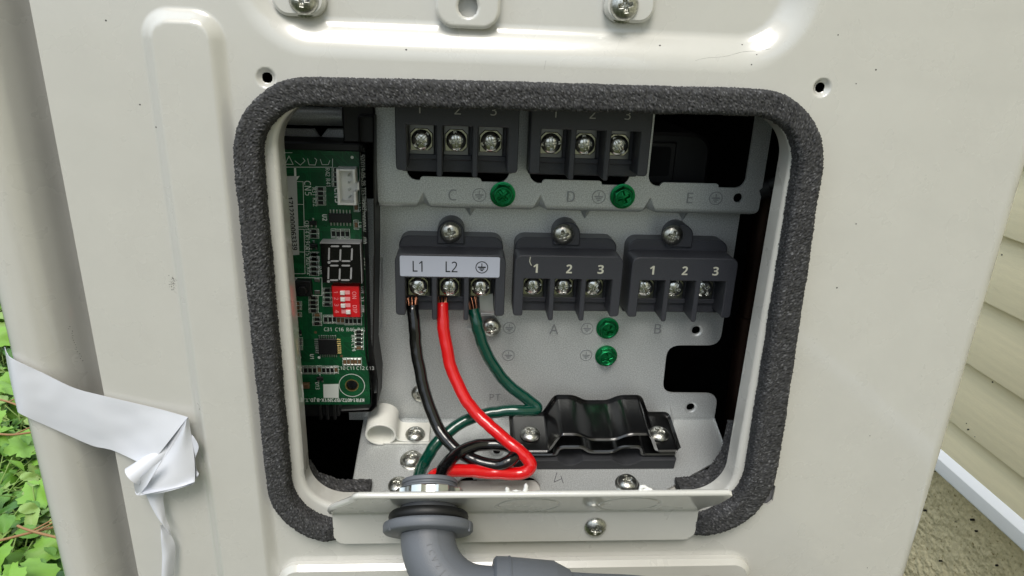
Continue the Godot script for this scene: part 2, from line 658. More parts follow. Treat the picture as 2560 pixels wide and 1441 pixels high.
# ---------------------------------------------------------------- the scene
func _ready() -> void:
	var cam := Camera3D.new()
	cam.name = "camera"
	cam.transform = Transform3D(Basis(Vector3(0.99743, 0.03677, 0.06145), Vector3(-0.01372, 0.94036, -0.33991), Vector3(-0.07028, 0.33819, 0.93845)), Vector3(-0.02543, 0.08581, 0.23000))
	cam.fov = 46.397
	cam.near = 0.01
	cam.far = 200.0
	add_child(cam)
	cam.current = true
	var we := WorldEnvironment.new()
	we.name = "world_environment"
	var e := Environment.new()
	var sky := Sky.new()
	var sm := ProceduralSkyMaterial.new()
	sm.sky_top_color = Color(0.88, 0.94, 1.0)
	sm.sky_horizon_color = Color(0.52, 0.535, 0.535)
	sm.sky_energy_multiplier = 1.15
	sm.sky_curve = 0.5
	sm.ground_horizon_color = Color(0.40, 0.44, 0.34)
	sm.ground_bottom_color = Color(0.16, 0.19, 0.11)
	sm.sun_angle_max = 20.0
	sky.sky_material = sm
	e.background_mode = Environment.BG_SKY
	e.sky = sky
	e.tonemap_mode = Environment.TONE_MAPPER_LINEAR
	e.tonemap_exposure = 1.6
	e.sdfgi_enabled = true
	e.ssao_enabled = true
	e.ssil_enabled = true
	we.environment = e
	add_child(we)
	var sun := DirectionalLight3D.new()
	sun.name = "overcast_sun"
	sun.light_energy = 0.5
	sun.light_color = Color(1.0, 0.98, 0.95)
	sun.light_angular_distance = 27.0
	sun.shadow_enabled = true
	sun.basis = Basis.looking_at(Vector3(0.08, -0.82, -0.57).normalized())
	add_child(sun)
	rng.seed = 4
	make_materials()
	build_cabinet()
	build_house()
	build_yard()
	build_plates()
	build_blocks()
	build_board()
	build_clamp()
	build_bracket_and_conduit()
	build_wires()
	build_screws()
	build_tape()
	build_loose_bits()

const RECESS := [-7.0, 128.0]
func panel_h(x: float, y: float) -> float:
	# the pressed relief of the side panel: a raised rib on the left, a recess above the opening
	var h := 0.0
	var d := sd_rrect(x, y, -114.0, -60.0, 10.6, 151.0, 7.0)
	h += 3.2 * sstep(2.6, -2.6, d)
	d = sd_rrect(x, y, -5.0, 140.0, 88.0, 53.5, 19.0)
	# a tight upper fold, then a long easy curve out to the face
	var s := clampf(6.6 - d, 0.0, 13.0)
	h -= 0.75 * (s * s / 19.0 if s < 9.5 else 6.5 - (13.0 - s) * (13.0 - s) / 7.0)
	# rolled crimp round each screw hole
	for c in [Vector2(-89.9, 73.4), Vector2(94.3, 76.5)]:
		var r := Vector2(x, y).distance_to(c)
		if r < 6.0:
			h -= 1.6 * sstep(3.4, 1.5, r)
	return h

func panel_pos(u: float, v: float) -> Vector3:
	var xr := 171.0
	var rad := 7.0
	if u <= xr:
		return Vector3(u, v, panel_h(u, v))
	var a := (u - xr) / rad
	if a <= PI / 2.0:
		return Vector3(xr + rad * sin(a), v, -rad + rad * cos(a))
	return Vector3(xr + rad, v, -rad - (u - xr - rad * PI / 2.0))

const HOLE := [-0.2, -13.0, 88.0, 79.5, 15.0]   # centre, half size and corner radius of the opening
func panel_sdf(x: float, y: float) -> float:
	var d := sd_rrect(x, y, HOLE[0], HOLE[1], HOLE[2] + 2.5, HOLE[3] + 2.5, HOLE[4] + 2.5)
	for c in [Vector2(-89.9, 73.4), Vector2(94.3, 76.5)]:
		d = minf(d, Vector2(x, y).distance_to(c) - 1.65)
	# notch at the lower right, with grey felt behind
	d = minf(d, maxf(absf(x - 102.5) - 3.6, absf(y + 87.8) - 5.6))
	return d

func build_cabinet() -> void:
	var cab := thing("air_conditioner_cabinet", "cream enamelled outdoor air conditioner cabinet with its side wiring opening uncovered", "air conditioner", Vector3(0, -520, -60))
	var off := off_of(cab)
	var us := lines(-158.4, 171.0, 2.0, [-124.6, -103.4, -93.0, 83.0, -89.9, 94.3], 0.5, 4.0)
	for k in 12:
		us.append(171.0 + 7.0 * (PI / 2.0) * (k + 1) / 12.0)
	us.append(171.0 + 7.0 * PI / 2.0 + 320.0)
	var vs := lines(-300.0, 210.0, 2.4, [86.5, 82.0, 90.0, 73.4, 76.5, 93.0, -93.4, -82.2], 0.5, 4.0)
	var side := raw("side_panel", sheet(us, vs, panel_sdf, panel_pos, 1.0, off), M.paint, cab)
	# the opening's rim, rolled inwards
	var mb := MB.new()
	var path := rrect(HOLE[0] - HOLE[2], HOLE[1] - HOLE[3], HOLE[0] + HOLE[2], HOLE[1] + HOLE[3], HOLE[4], 14)
	var prof := [Vector3(3.2, 0.03, 0), Vector3(2.2, 0.0, 0)]
	for k in 9:
		var a := PI / 2.0 * k / 8.0
		prof.append(Vector3(2.2 - 2.2 * sin(a), -2.2 + 2.2 * cos(a), 0))
	prof.append(Vector3(0.0, -9.5, 0))
	prof.append(Vector3(0.3, -10.0, 0))
	prof.append(Vector3(1.0, -10.0, 0))
	prof.append(Vector3(1.0, -3.0, 0))
	sweep_closed(mb, path, prof)
	obj("opening_rim", mb, M.paint, cab)
	# front casing whose rounded edge shows left of the panel
	var cpts := catmull([Vector2(-140, -22), Vector2(-158, -22), Vector2(-164, -20.8), Vector2(-168.5, -16.5), Vector2(-172, -10), Vector2(-175.5, -5), Vector2(-179.5, -2.0), Vector2(-184, -1.2)], 5)
	for k in 10:
		var a := PI / 2.0 * (k + 1) / 10.0
		cpts.append(Vector2(-184 - 8.5 * sin(a), -1.2 - 8.5 + 8.5 * cos(a)))
	cpts.append(Vector2(-192.5, -330))
	mb = MB.new()
	for i in cpts.size() - 1:
		var a: Vector2 = cpts[i]
		var b: Vector2 = cpts[i + 1]
		var n0 := nrm2(cpts, i)
		var n1 := nrm2(cpts, i + 1)
		if i == cpts.size() - 2:
			n0 = Vector3(-1, 0, 0); n1 = n0
		mb.quad(Vector3(a.x, -300, a.y), Vector3(b.x, -300, b.y), Vector3(b.x, 210, b.y), Vector3(a.x, 210, a.y), n0, n1, n1, n0)
	obj("front_casing", mb, M.paint, cab)
	# dark clips between casing and panel
	for yy in [[26.0, 53.0], [-4.0, 3.0]]:
		mb = MB.new()
		box(mb, ID, Vector3(-167.6, yy[0], -21.5), Vector3(-162.0, yy[1], -15.5), 0.6)
		obj("snap_clip", mb, M.black, cab)
	# inside of the cabinet
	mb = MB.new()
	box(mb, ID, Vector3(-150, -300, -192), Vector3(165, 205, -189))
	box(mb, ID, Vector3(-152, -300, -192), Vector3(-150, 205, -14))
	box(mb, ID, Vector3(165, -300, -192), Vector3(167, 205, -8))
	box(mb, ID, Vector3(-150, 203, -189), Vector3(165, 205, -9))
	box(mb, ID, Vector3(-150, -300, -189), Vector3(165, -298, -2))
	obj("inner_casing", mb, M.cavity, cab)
	# lugs of the service cover above the opening, standing on the recess
	for q in [[-78.4, 8.2, 92.2], [-25.6, 10.3, 90.6], [26.4, 8.2, 94.4]]:
		mb = MB.new()
		var hw: float = q[1]
		if hw > 10.0:
			lug_with_hole(mb, Vector2(q[0], q[2]), hw)
		else:
			extrude(mb, rrect(q[0] - hw, q[2], q[0] + hw, 200.0, [hw * 0.62, hw * 0.62, 0.0, 0.0], 8), ID, -4.8, -0.9, 0.9)
		obj("mounting_lug", mb, M.paint, cab)

func nrm2(p: Array, i: int) -> Vector3:
	var d: Vector2 = p[mini(i + 1, p.size() - 1)] - p[maxi(i - 1, 0)]
	return Vector3(-d.y, 0, d.x).normalized() * (1.0 if d.x < 0.0 and false else -1.0)

func lug_with_hole(mb: MB, c: Vector2, hw: float) -> void:
	var hc := Vector2(-25.6, 97.1)
	var us := lines(c.x - hw - 1.0, c.x + hw + 1.0, 0.5)
	var vs := lines(c.y - 1.0, 200.0, 0.6)
	var sd := func(x: float, y: float) -> float:
		var o := -sd_rrect(x, y, c.x, c.y + 60.0, hw, 60.0, 6.0)
		return minf(o, Vector2(x, y).distance_to(hc) - 3.1)
	var ps := func(x: float, y: float) -> Vector3:
		var o := -sd_rrect(x, y, c.x, c.y + 60.0, hw, 60.0, 6.0)
		var r := Vector2(x, y).distance_to(hc) - 3.1
		return Vector3(x, y, -0.9 - 0.8 * pow(clampf(1.0 - o / 1.2, 0, 1), 2) - 0.6 * pow(clampf(1.0 - r / 0.9, 0, 1), 2))
	var m := sheet(us, vs, sd, ps, 2.4)
	var arr := m.surface_get_arrays(0)
	var v: PackedVector3Array = arr[Mesh.ARRAY_VERTEX]
	var n: PackedVector3Array = arr[Mesh.ARRAY_NORMAL]
	var ix: PackedInt32Array = arr[Mesh.ARRAY_INDEX]
	for i in range(0, ix.size(), 3):
		mb.tri(v[ix[i]] / MM, v[ix[i + 1]] / MM, v[ix[i + 2]] / MM, n[ix[i]], n[ix[i + 1]], n[ix[i + 2]])

func sweep_closed(mb: MB, path: PackedVector2Array, prof: Array) -> void:
	# prof: (offset outwards, z) along the closed path (counter-clockwise)
	var k := path.size()
	var nn := PackedVector2Array()
	for i in k:
		var d := (path[(i + 1) % k] - path[(i + k - 1) % k]).normalized()
		nn.append(Vector2(d.y, -d.x))
	var pn := []
	for i in prof.size():
		var d: Vector3 = prof[mini(i + 1, prof.size() - 1)] - prof[maxi(i - 1, 0)]
		var q := Vector2(-d.y, d.x).normalized()
		pn.append(-q if true else q)
	for i in k:
		var j := (i + 1) % k
		for s in prof.size() - 1:
			var a: Vector3 = prof[s]
			var b: Vector3 = prof[s + 1]
			var f := func(p: Vector2, q: Vector2, w: Vector3) -> Vector3: return Vector3(p.x + q.x * w.x, p.y + q.y * w.x, w.y)
			var na: Vector2 = pn[s]
			var nb: Vector2 = pn[s + 1]
			# outward-facing of the profile: towards +z and the opening
			var w := func(q: Vector2, m: Vector2) -> Vector3: return Vector3(q.x * m.x, q.y * m.x, m.y)
			var sg := 1.0
			if s < prof.size() - 2 and (na.y + nb.y - 0.5 * (na.x + nb.x)) < 0.0:
				sg = -1.0
			mb.quad(f.call(path[i], nn[i], a), f.call(path[j], nn[j], a), f.call(path[j], nn[j], b), f.call(path[i], nn[i], b), w.call(nn[i], na) * sg, w.call(nn[j], na) * sg, w.call(nn[j], nb) * sg, w.call(nn[i], nb) * sg)

# ---------------------------------------------------------------- foam seal
func foam_strip(path: Array, w: float, h: float, step: float, seed_: int, parent_off: Vector3, squash := 0.0) -> ArrayMesh:
	var f := FastNoiseLite.new()
	f.seed = seed_
	f.frequency = 1.7
	f.fractal_octaves = 2
	f.noise_type = FastNoiseLite.TYPE_SIMPLEX
	var lo := FastNoiseLite.new()
	lo.seed = seed_ + 5
	lo.frequency = 0.06
	# resample
	var pts := [path[0]]
	var acc := 0.0
	for i in path.size() - 1:
		var a: Vector3 = path[i]
		var b: Vector3 = path[i + 1]
		var l := a.distance_to(b)
		var t := step - acc
		while t <= l:
			pts.append(a.lerp(b, t / l))
			t += step
		acc = l - (t - step)
	# cross-section: a rounded strip
	var sec := []
	var r := 2.0
	var corners := [Vector2(w / 2, 0), Vector2(w / 2, h - r)]
	var n1 := int(ceil((h - r) / step))
	for k in n1: sec.append(Vector2(w / 2, (h - r) * k / n1))
	for k in 7: sec.append(Vector2(w / 2 - r + r * cos(k * PI / 14), h - r + r * sin(k * PI / 14)))
	var n2 := int(ceil((w - 2 * r) / step))
	for k in n2: sec.append(Vector2(w / 2 - r - (w - 2 * r) * k / n2, h))
	for k in 7: sec.append(Vector2(-w / 2 + r - r * sin(k * PI / 14), h - r + r * cos(k * PI / 14)))
	for k in n1 + 1: sec.append(Vector2(-w / 2, (h - r) * (1.0 - float(k) / n1)))
	var m := sec.size()
	var sn := []
	for k in m:
		var d: Vector2 = sec[mini(k + 1, m - 1)] - sec[maxi(k - 1, 0)]
		sn.append(Vector2(d.y, -d.x).normalized())
	var ver := PackedVector3Array()
	var col := PackedColorArray()
	var idx := PackedInt32Array()
	var rr := RandomNumberGenerator.new()
	rr.seed = seed_
	for i in pts.size():
		var tn: Vector3 = (pts[mini(i + 1, pts.size() - 1)] - pts[maxi(i - 1, 0)]).normalized()
		var side := Vector3(tn.y, -tn.x, 0).normalized()
		# pressed flat where it runs under the bracket's flange
		var hs := 1.0 - squash * (1.0 - smoothstep(6.0, 15.0, minf(i, pts.size() - 1 - i) * step))
		for k in m:
			var s: Vector2 = sec[k]
			s.y *= hs
			var q: Vector2 = sn[k]
			var p: Vector3 = pts[i] + side * s.x + Vector3(0, 0, s.y)
			if pts[i].x > 60.0 and side.x * s.x > 0.0:
				p += side * s.x * 0.75 * clampf((60.0 - pts[i].y) / 120.0, 0.0, 1.0) * smoothstep(74.0, 91.0, pts[i].x)
			var nn := side * q.x + Vector3(0, 0, q.y)
			var v := f.get_noise_3d(p.x * 1.3, p.y * 1.3, p.z * 1.3)
			p += nn * (v * 0.22 + lo.get_noise_3d(p.x, p.y, p.z) * 0.35 + rr.randf_range(-0.26, 0.26))
			p += Vector3(rr.randf_range(-0.12, 0.12), rr.randf_range(-0.12, 0.12), 0)
			ver.append((p - parent_off) * MM)
			var c := 0.046 + 0.03 * v + rr.randf_range(-0.028, 0.028)
			if rr.randf() < 0.07:
				c += rr.randf_range(0.04, 0.15)
			col.append(Color(c, c, c * 1.04))
	for i in pts.size() - 1:
		for k in m - 1:
			var a := i * m + k
			idx.append_array([a, a + 1, a + m, a + 1, a + m + 1, a + m])
	if true:
		for q in [0, pts.size() - 1]:
			var base: int = q * m
			for k in range(1, m / 2):
				idx.append_array([base + k - 1, base + k, base + m - 1 - k, base + k - 1, base + m - 1 - k, base + m - k])
	var st := SurfaceTool.new()
	var arr := []
	arr.resize(Mesh.ARRAY_MAX)
	arr[Mesh.ARRAY_VERTEX] = ver
	arr[Mesh.ARRAY_COLOR] = col
	arr[Mesh.ARRAY_INDEX] = idx
	var am := ArrayMesh.new()
	am.add_surface_from_arrays(Mesh.PRIMITIVE_TRIANGLES, arr)
	st.create_from(am, 0)
	st.generate_normals()
	return st.commit()

func arc_path(pts: Array, r: Array, seg := 12) -> Array:
	var out := [pts[0]]
	for i in range(1, pts.size() - 1):
		var p: Vector3 = pts[i]
		var a: Vector3 = (pts[i - 1] - p).normalized()
		var b: Vector3 = (pts[i + 1] - p).normalized()
		var half := a.angle_to(b) / 2.0
		var t: float = r[i] / tan(half)
		var ce: Vector3 = p + (a + b).normalized() * (r[i] / sin(half))
		var v0: Vector3 = p + a * t - ce
		var v1: Vector3 = p + b * t - ce
		for s in seg + 1:
			out.append(ce + v0.slerp(v1, float(s) / seg))
	out.append(pts[pts.size() - 1])
	return out

# ---------------------------------------------------------------- house and yard
func build_house() -> void:
	var hx := 450.0
	var wall := thing("house_wall", "pale green vinyl clapboard house wall behind the unit at the right", "wall", Vector3(hx, -300, 0))
	var ys := [-270.5, -236.8]
	var y := -236.8
	while y < 1500.0:
		y += 61.0
		ys.append(y)
	for i in ys.size() - 1:
		var y0: float = ys[i]
		var y1: float = ys[i + 1]
		# each course: the face leans out towards its lower edge, which turns back under
		var prof := PackedVector2Array([Vector2(-2.0, y1 + 6.0), Vector2(-9.5, y0 + 1.2), Vector2(-9.2, y0 + 0.3), Vector2(-8.4, y0), Vector2(0.5, y0 + 1.0), Vector2(1.5, y1 + 6.0)])
		var xf := Transform3D(Basis(Vector3(1, 0, 0), Vector3(0, 1, 0), Vector3(0, 0, 1)), Vector3(hx, 0, 0))
		var joint: float = -126.0 if i == 1 else (rng.randf_range(-900, -350) if i > 6 else -2600.0)
		for seg in [[-2600.0, joint - 0.2], [joint, 1500.0]]:
			if seg[1] - seg[0] < 1.0:
				continue
			var mb := MB.new()
			var p2 := prof
			if seg[0] > -2600.0:
				p2 = PackedVector2Array()
				for q in prof: p2.append(q + Vector2(-0.7, 0.3))
			extrude(mb, p2, xf, seg[0], seg[1], 0.0, true)
			obj("siding_plank", mb, M.siding, wall)
	var mb := MB.new()
	box(mb, ID, Vector3(hx + 2, -270, -2600), Vector3(hx + 60, 1560, 1500))
	obj("wall_core", mb, M.siding, wall)
	mb = MB.new()
	box(mb, ID, Vector3(hx - 130, 1500, -2600), Vector3(hx + 300, 1516, 1500))
	box(mb, ID, Vector3(hx - 150, 1495, -2600), Vector3(hx - 131, 1620, 1500))
	obj("roof_eave", mb, M.trim, wall)
	mb = MB.new()
	extrude(mb, round_poly(PackedVector2Array([Vector2(hx - 14, -290), Vector2(hx + 4, -290), Vector2(hx + 4, -268), Vector2(hx - 9, -268), Vector2(hx - 14, -276)]), 2.0), ID, -2600, 1500, 0.0, true)
	obj("starter_trim", mb, M.trim, wall)
	var fo := thing("foundation_wall", "olive painted rough foundation under the house siding, spotted with dirt", "wall", Vector3(hx + 15, -560, 0))
	var us := lines(-900.0, 600.0, 9.0)
	var vs := lines(-570.0, -271.0, 7.0)
	var nz := FastNoiseLite.new()
	nz.seed = 8
	nz.frequency = 0.02
	nz.fractal_octaves = 4
	raw("rendered_face", sheet(us, vs, func(_u: float, _v: float) -> float: return 1.0, func(u: float, v: float) -> Vector3: return Vector3(hx + 14 - 2.5 * nz.get_noise_2d(u, v), v, -u), 4.0, off_of(fo)), M.stucco, fo)
	mb = MB.new()
	for k in 120:
		var z := rng.randf_range(-420, 80)
		var yy := rng.randf_range(-520, -292)
		var r := rng.randf_range(0.4, 1.5) * (1.0 if rng.randf() < 0.8 else 1.7)
		var poly := PackedVector2Array()
		for s in 7:
			poly.append(Vector2.from_angle(s * TAU / 7) * r * rng.randf_range(0.6, 1.2))
		extrude(mb, poly, Transform3D(Basis(Vector3(0, 0, 1), Vector3(0, 1, 0), Vector3(-1, 0, 0)), Vector3(hx + 13.5, yy, z)), -1.5, 2.6, 0.3)
	obj("dirt_speck", mb, M.speck, fo).set_meta("kind", "stuff")
	mb = MB.new()
	for k in 46:
		var z := rng.randf_range(-330, 0)
		var yy := rng.randf_range(-262, -20)
		var cy := -236.8 + 61.0 * floorf((yy + 236.8) / 61.0) if yy > -236.8 else -270.5
		var ch := 61.0 if yy > -236.8 else 33.7
		var fx := lerpf(-9.5, -2.0, (yy - cy) / (ch + 6.0))
		var r := rng.randf_range(0.25, 0.6)
		box(mb, at(hx + fx, yy, z), Vector3(-0.5, -r, -r), Vector3(0.6, r, r * rng.randf_range(0.6, 1.6)), 0.0)
	var dm := obj("dirt_speck", mb, M.speck, wall)
	dm.set_meta("kind", "stuff")

func leaf_mesh(kind: int) -> ArrayMesh:
	# lobed or rounded leaf, creased along the middle and a little cupped, 1 unit = 10 mm long from its base
	var pts := PackedVector2Array()
	var n := 34
	for i in n:
		var a := TAU * i / n - PI / 2.0
		var r := 1.0
		match kind:
			0: r = 0.62 + 0.38 * pow(absf(cos(2.5 * (a - PI / 2))), 0.7) + 0.05 * sin(17 * a)
			1: r = 0.86 + 0.1 * cos(2 * a - PI) + 0.03 * sin(11 * a)
			2: r = 0.55 + 0.45 * pow(absf(cos(1.5 * (a - PI / 2))), 0.8) + 0.03 * sin(13 * a)
			3: r = 1.05 - 0.55 * absf(cos(a)) + 0.04 * sin(15 * a)
		pts.append(Vector2(cos(a) * r * 0.95, sin(a) * r + 0.9))
	var mb := MB.new()
	var f := func(p: Vector2) -> Vector3:
		return Vector3(p.x * 10, p.y * 10, 10 * (0.30 * absf(p.x) - 0.16 * p.y * p.y + 0.10 * sin(4 * p.x + 3 * p.y)))
	var ctr := Vector2(0, 0.9)
	var up := Vector3(0, 0, 1)
	for i in n:
		var p := pts[i]
		var q := pts[(i + 1) % n]
		var pm := ctr.lerp(p, 0.55)
		var qm := ctr.lerp(q, 0.55)
		var nn := func(w: Vector2) -> Vector3:
			var e := 0.05
			var A: Vector3 = f.call(w + Vector2(e, 0)) - f.call(w - Vector2(e, 0))
			var B: Vector3 = f.call(w + Vector2(0, e)) - f.call(w - Vector2(0, e))
			return A.cross(B).normalized()
		mb.tri(f.call(ctr), f.call(pm), f.call(qm), nn.call(ctr), nn.call(pm), nn.call(qm))
		mb.quad(f.call(pm), f.call(p), f.call(q), f.call(qm), nn.call(pm), nn.call(p), nn.call(q), nn.call(qm))
	return mb.mesh(Vector3.ZERO)

func seen_left(p: Vector3) -> bool:
	# grown only in the strip of yard that can be seen beside the cabinet
	var c := Basis(Vector3(0.99743, 0.03677, 0.06145), Vector3(-0.01372, 0.94036, -0.33991), Vector3(-0.07028, 0.33819, 0.93845)).inverse() * (p * MM - Vector3(-0.02543, 0.08581, 0.23000))
	var x := c.x / -c.z
	var y := c.y / -c.z
	return x > -0.86 and x < -0.64 and y < 0.02 and y > -0.52

func build_yard() -> void:
	var gy := -560.0
	var mb := MB.new()
	mb.quad(Vector3(-60000, gy, -60000), Vector3(60000, gy, -60000), Vector3(60000, gy, 60000), Vector3(-60000, gy, 60000), Vector3.UP, Vector3.UP, Vector3.UP, Vector3.UP)
	var gr := obj("ground", mb, M.soil)
	gr.set_meta("label", "dark weedy soil of the yard below the unit")
	gr.set_meta("category", "ground")
	gr.set_meta("kind", "structure")
	# ground cover too fine to count
	var blade := MB.new()
	for k in 9:
		var a := rng.randf() * TAU
		var d := Vector3(cos(a), 0, sin(a))
		var s := Vector3(-d.z, 0, d.x)
		var h := rng.randf_range(16, 40)
		var b := d * rng.randf_range(0, 9)
		var w := rng.randf_range(0.8, 2.2)
		blade.quad(b - s * w, b + s * w, b + d * h * 0.25 + Vector3(0, h * 0.7, 0) + s * w * 0.8, b + d * h * 0.25 + Vector3(0, h * 0.7, 0) - s * w * 0.8, (Vector3.UP - d * 0.3).normalized(), (Vector3.UP - d * 0.3).normalized(), Vector3.UP, Vector3.UP)
		blade.tri(b + d * h * 0.25 + Vector3(0, h * 0.7, 0) - s * w * 0.8, b + d * h * 0.25 + Vector3(0, h * 0.7, 0) + s * w * 0.8, b + d * h * 0.8 + Vector3(0, h * 0.85, 0), Vector3.UP, Vector3.UP, Vector3.UP)
	var mm := MultiMesh.new()
	mm.transform_format = MultiMesh.TRANSFORM_3D
	mm.mesh = blade.mesh(Vector3.ZERO)
	mm.instance_count = 5200
	for k in 5200:
		var p := Vector3(rng.randf_range(-1900, -330), gy, rng.randf_range(-1900, 200))
		mm.set_instance_transform(k, Transform3D(Basis(Vector3.UP, rng.randf() * TAU).scaled(Vector3.ONE * rng.randf_range(0.7, 1.5)), p * MM))
	var mi := MultiMeshInstance3D.new()
	mi.name = "grass"
	mi.multimesh = mm
	mi.material_override = M.grass
	add_child(mi)
	tag(mi, "fine grass and moss covering the soil left of the unit", "grass")
	mi.set_meta("kind", "stuff")
	# leafy weeds: four kinds, each built once and copied
	var leaves := []
	for k in 4:
		leaves.append(leaf_mesh(k))
	var protos := []
	var words := ["weed with jagged deeply lobed leaves", "weed with small round leaves", "weed with three lobed pale leaves", "weed with pointed oval leaves"]
	for k in 4:
		var kinds := []
		var o := thing("weed", "green leafy " + words[k] + " in the yard left of the unit", "plant", Vector3(0, gy, 0), "weeds with %s leaves left of the unit" % ["jagged", "round", "three lobed", "oval"][k])
		for j in [7, 12, 7, 9][k]:
			var a: float = j * 2.4 + rng.randf() * 0.6
			var out := Vector3(cos(a), 0, sin(a))
			var reach := rng.randf_range(8, 46)
			var hh := rng.randf_range(18, 70)
			var tip := Vector3(0, gy, 0) + out * reach + Vector3(0, hh, 0)
			var st := MB.new()
			tube(st, [Vector3(0, gy, 0), Vector3(0, gy, 0) + out * reach * 0.3 + Vector3(0, hh * 0.7, 0), tip], [1.1, 0.9, 0.7], 5, false)
			obj("stem", st, M.leaf3, o)
			var yv := (out + Vector3(0, rng.randf_range(-0.35, 0.15), 0)).normalized()
			var zv := (Vector3.UP - yv * yv.y).normalized()
			zv = zv.rotated(yv, rng.randf_range(-0.5, 0.5))
			var sc: float = [2.1, 1.0, 1.6, 1.4][k] * rng.randf_range(0.75, 1.3)
			put("leaf", leaves[k], M["leaf%d" % ((k + j) % 4 if k != 1 else (j % 2) * 3)], o, Transform3D(Basis(yv.cross(zv), yv, zv) * sc, tip))
		protos.append(o)
	var n := 0
	var cells := []
	for k in 420:
		# rows of plants from the casing out into the yard
		var t := rng.randf()
		var x := -410.0 - 760.0 * pow(rng.randf(), 0.9)
		var zc := -140.0 - (-x - 380.0) * 1.15
		var spot := Vector3(x, gy, zc + rng.randf_range(-260, 260))
		if seen_left(spot + Vector3(0, 40, 0)):
			cells.append(spot)
	for k in cells.size():
		var w: int = [0, 1, 2, 3, 1, 0, 2][k % 7]
		var o: Node3D = protos[w]
		if n >= 4 or k > 3:
			o = protos[w].duplicate()
			o.name = numbered("weed")
			add_child(o)
		else:
			o = protos[k]
		n += 1
		o.position = cells[k] * MM
		o.rotation.y = rng.randf() * TAU
		o.scale = Vector3.ONE * rng.randf_range(0.8, 1.35)
	var twigs := [[Vector3(-570, 103, -402), Vector3(-517, 106, -424), Vector3(-460, 98, -462), "long pale forked twig lying over the lowest weeds"], [Vector3(-532, 109, -434), Vector3(-507, 108, -424), Vector3(-445, 102, -410), "short reddish twig crossing the long pale twig"], [Vector3(-770, 103, -744), Vector3(-721, 105, -725), Vector3(-670, 101, -700), "thin straw coloured stalk by the end of the white tape"], [Vector3(-700, 103, -642), Vector3(-655, 107, -629), Vector3(-620, 100, -655), "thin straw stalk just under the white tape"]]
	for q in twigs:
		var at0: Vector3 = q[1] + Vector3(0, gy, 0)
		var o := thing("twig", q[3], "twig", at0, "twigs on the weeds")
		mb = MB.new()
		var pts := []
		for i in 3: pts.append(q[i] + Vector3(0, gy, 0))
		tube(mb, catmull(pts, 6), 1.5, 6)
		tube(mb, [at0, at0 + Vector3(26, 4, -30)], 1.0, 5)
		obj("stalk", mb, M.twig, o)

# ---------------------------------------------------------------- galvanised plates
const MODEL_UP := 1.0
func upper_pos(u: float, v: float) -> Vector3:
	# v is measured down the sheet; the sheet turns back at its lower edge
	var z0 := -46.0
	var yb := 23.6
	var r := 2.6
	var y := v
	var z := z0
	if v < yb:
		var a := (yb - v) / r
		if a < PI / 2:
			y = yb - r * sin(a)
			z = z0 - r + r * cos(a)
		else:
			y = yb - r
			z = z0 - r - (yb - v - r * PI / 2)
	# pressed stiffening dents across the bend
	for x0 in [-43.0, 5.6, 52.4]:
		var d := absf(u - x0)
		var w := clampf((27.5 - y) * 0.5 + 0.2, 0.0, 3.4)
		if d < w and y < 27.5:
			z -= (w - d) * 0.95
			y += (w - d) * 0.25
	return Vector3(u, y, z)

func upper_sdf(x: float, y: float) -> float:
	var d := minf(x + 61.6, 100.2 - x)
	# rounded lower right corner
	d = minf(d, -sd_rrect(x, y, 19.3, 120.0, 80.9, 99.5, 4.0) if y > 19.0 else 10.0)
	# three windows for the blocks, each with a raised tongue in its lower edge
	for x0 in [-28.7, 21.6, 71.6]:
		var w := sd_rrect(x, y, x0, 60.0, 21.0, 27.2, 4.5)
		var tongue := sd_rrect(x, y, x0 - 3.0, 25.0, 12.5, 9.4, 1.2)
		d = minf(d, maxf(w, -tongue))
	d = minf(d, Vector2(x, y).distance_to(Vector2(90.3, 28.6)) - 2.0)
	return d

var lower_outline: PackedVector2Array
func poly_sd(p: Vector2, poly: PackedVector2Array) -> float:
	# signed distance, positive inside
	var d := 1e9
	var s := -1.0
	var k := poly.size()
	var j := k - 1
	for i in k:
		var a := poly[i]
		var b := poly[j]
		var e := b - a
		var w := p - a
		var q := w - e * clampf(w.dot(e) / maxf(e.length_squared(), 1e-9), 0.0, 1.0)
		d = minf(d, q.length_squared())
		if (a.y > p.y) != (b.y > p.y) and p.x < (b.x - a.x) * (p.y - a.y) / (b.y - a.y) + a.x:
			s = -s
		j = i
	return s * sqrt(d)

func lower_sdf(x: float, y: float) -> float:
	if lower_outline.is_empty():
		# outline with the square bite out of its right edge
		lower_outline = round_poly(PackedVector2Array([Vector2(50, 22), Vector2(97, 22), Vector2(97, -45.4), Vector2(71.4, -45.6), Vector2(71.8, -71.4), Vector2(99.8, -71.6), Vector2(100.2, -86.6), Vector2(50, -86.6)]), [0, 0, 6.0, 6.5, 6.5, 6.0, 0, 0], 6)
	var d := minf(x + 80.0, 22.0 - y)
	if x > 60.0:
		d = minf(d, poly_sd(Vector2(x, y), lower_outline))
	for h in [Vector2(84.5, -37.8), Vector2(87.2, -79.3)]:
		d = minf(d, Vector2(x, y).distance_to(h) - 2.0)
	return d

func lower_pos(u: float, v: float) -> Vector3:
	# upright plate above, shelf below, with a rounded inside corner between them
	var z := -57.0
	# flared edge round the tapped holes
	for h in [Vector2(84.5, -37.8), Vector2(87.2, -79.3)]:
		var r := Vector2(u, v).distance_to(h)
		if r < 3.6:
			z -= 0.55 * sstep(3.3, 1.9, r)
	return Vector3(u, v, z)

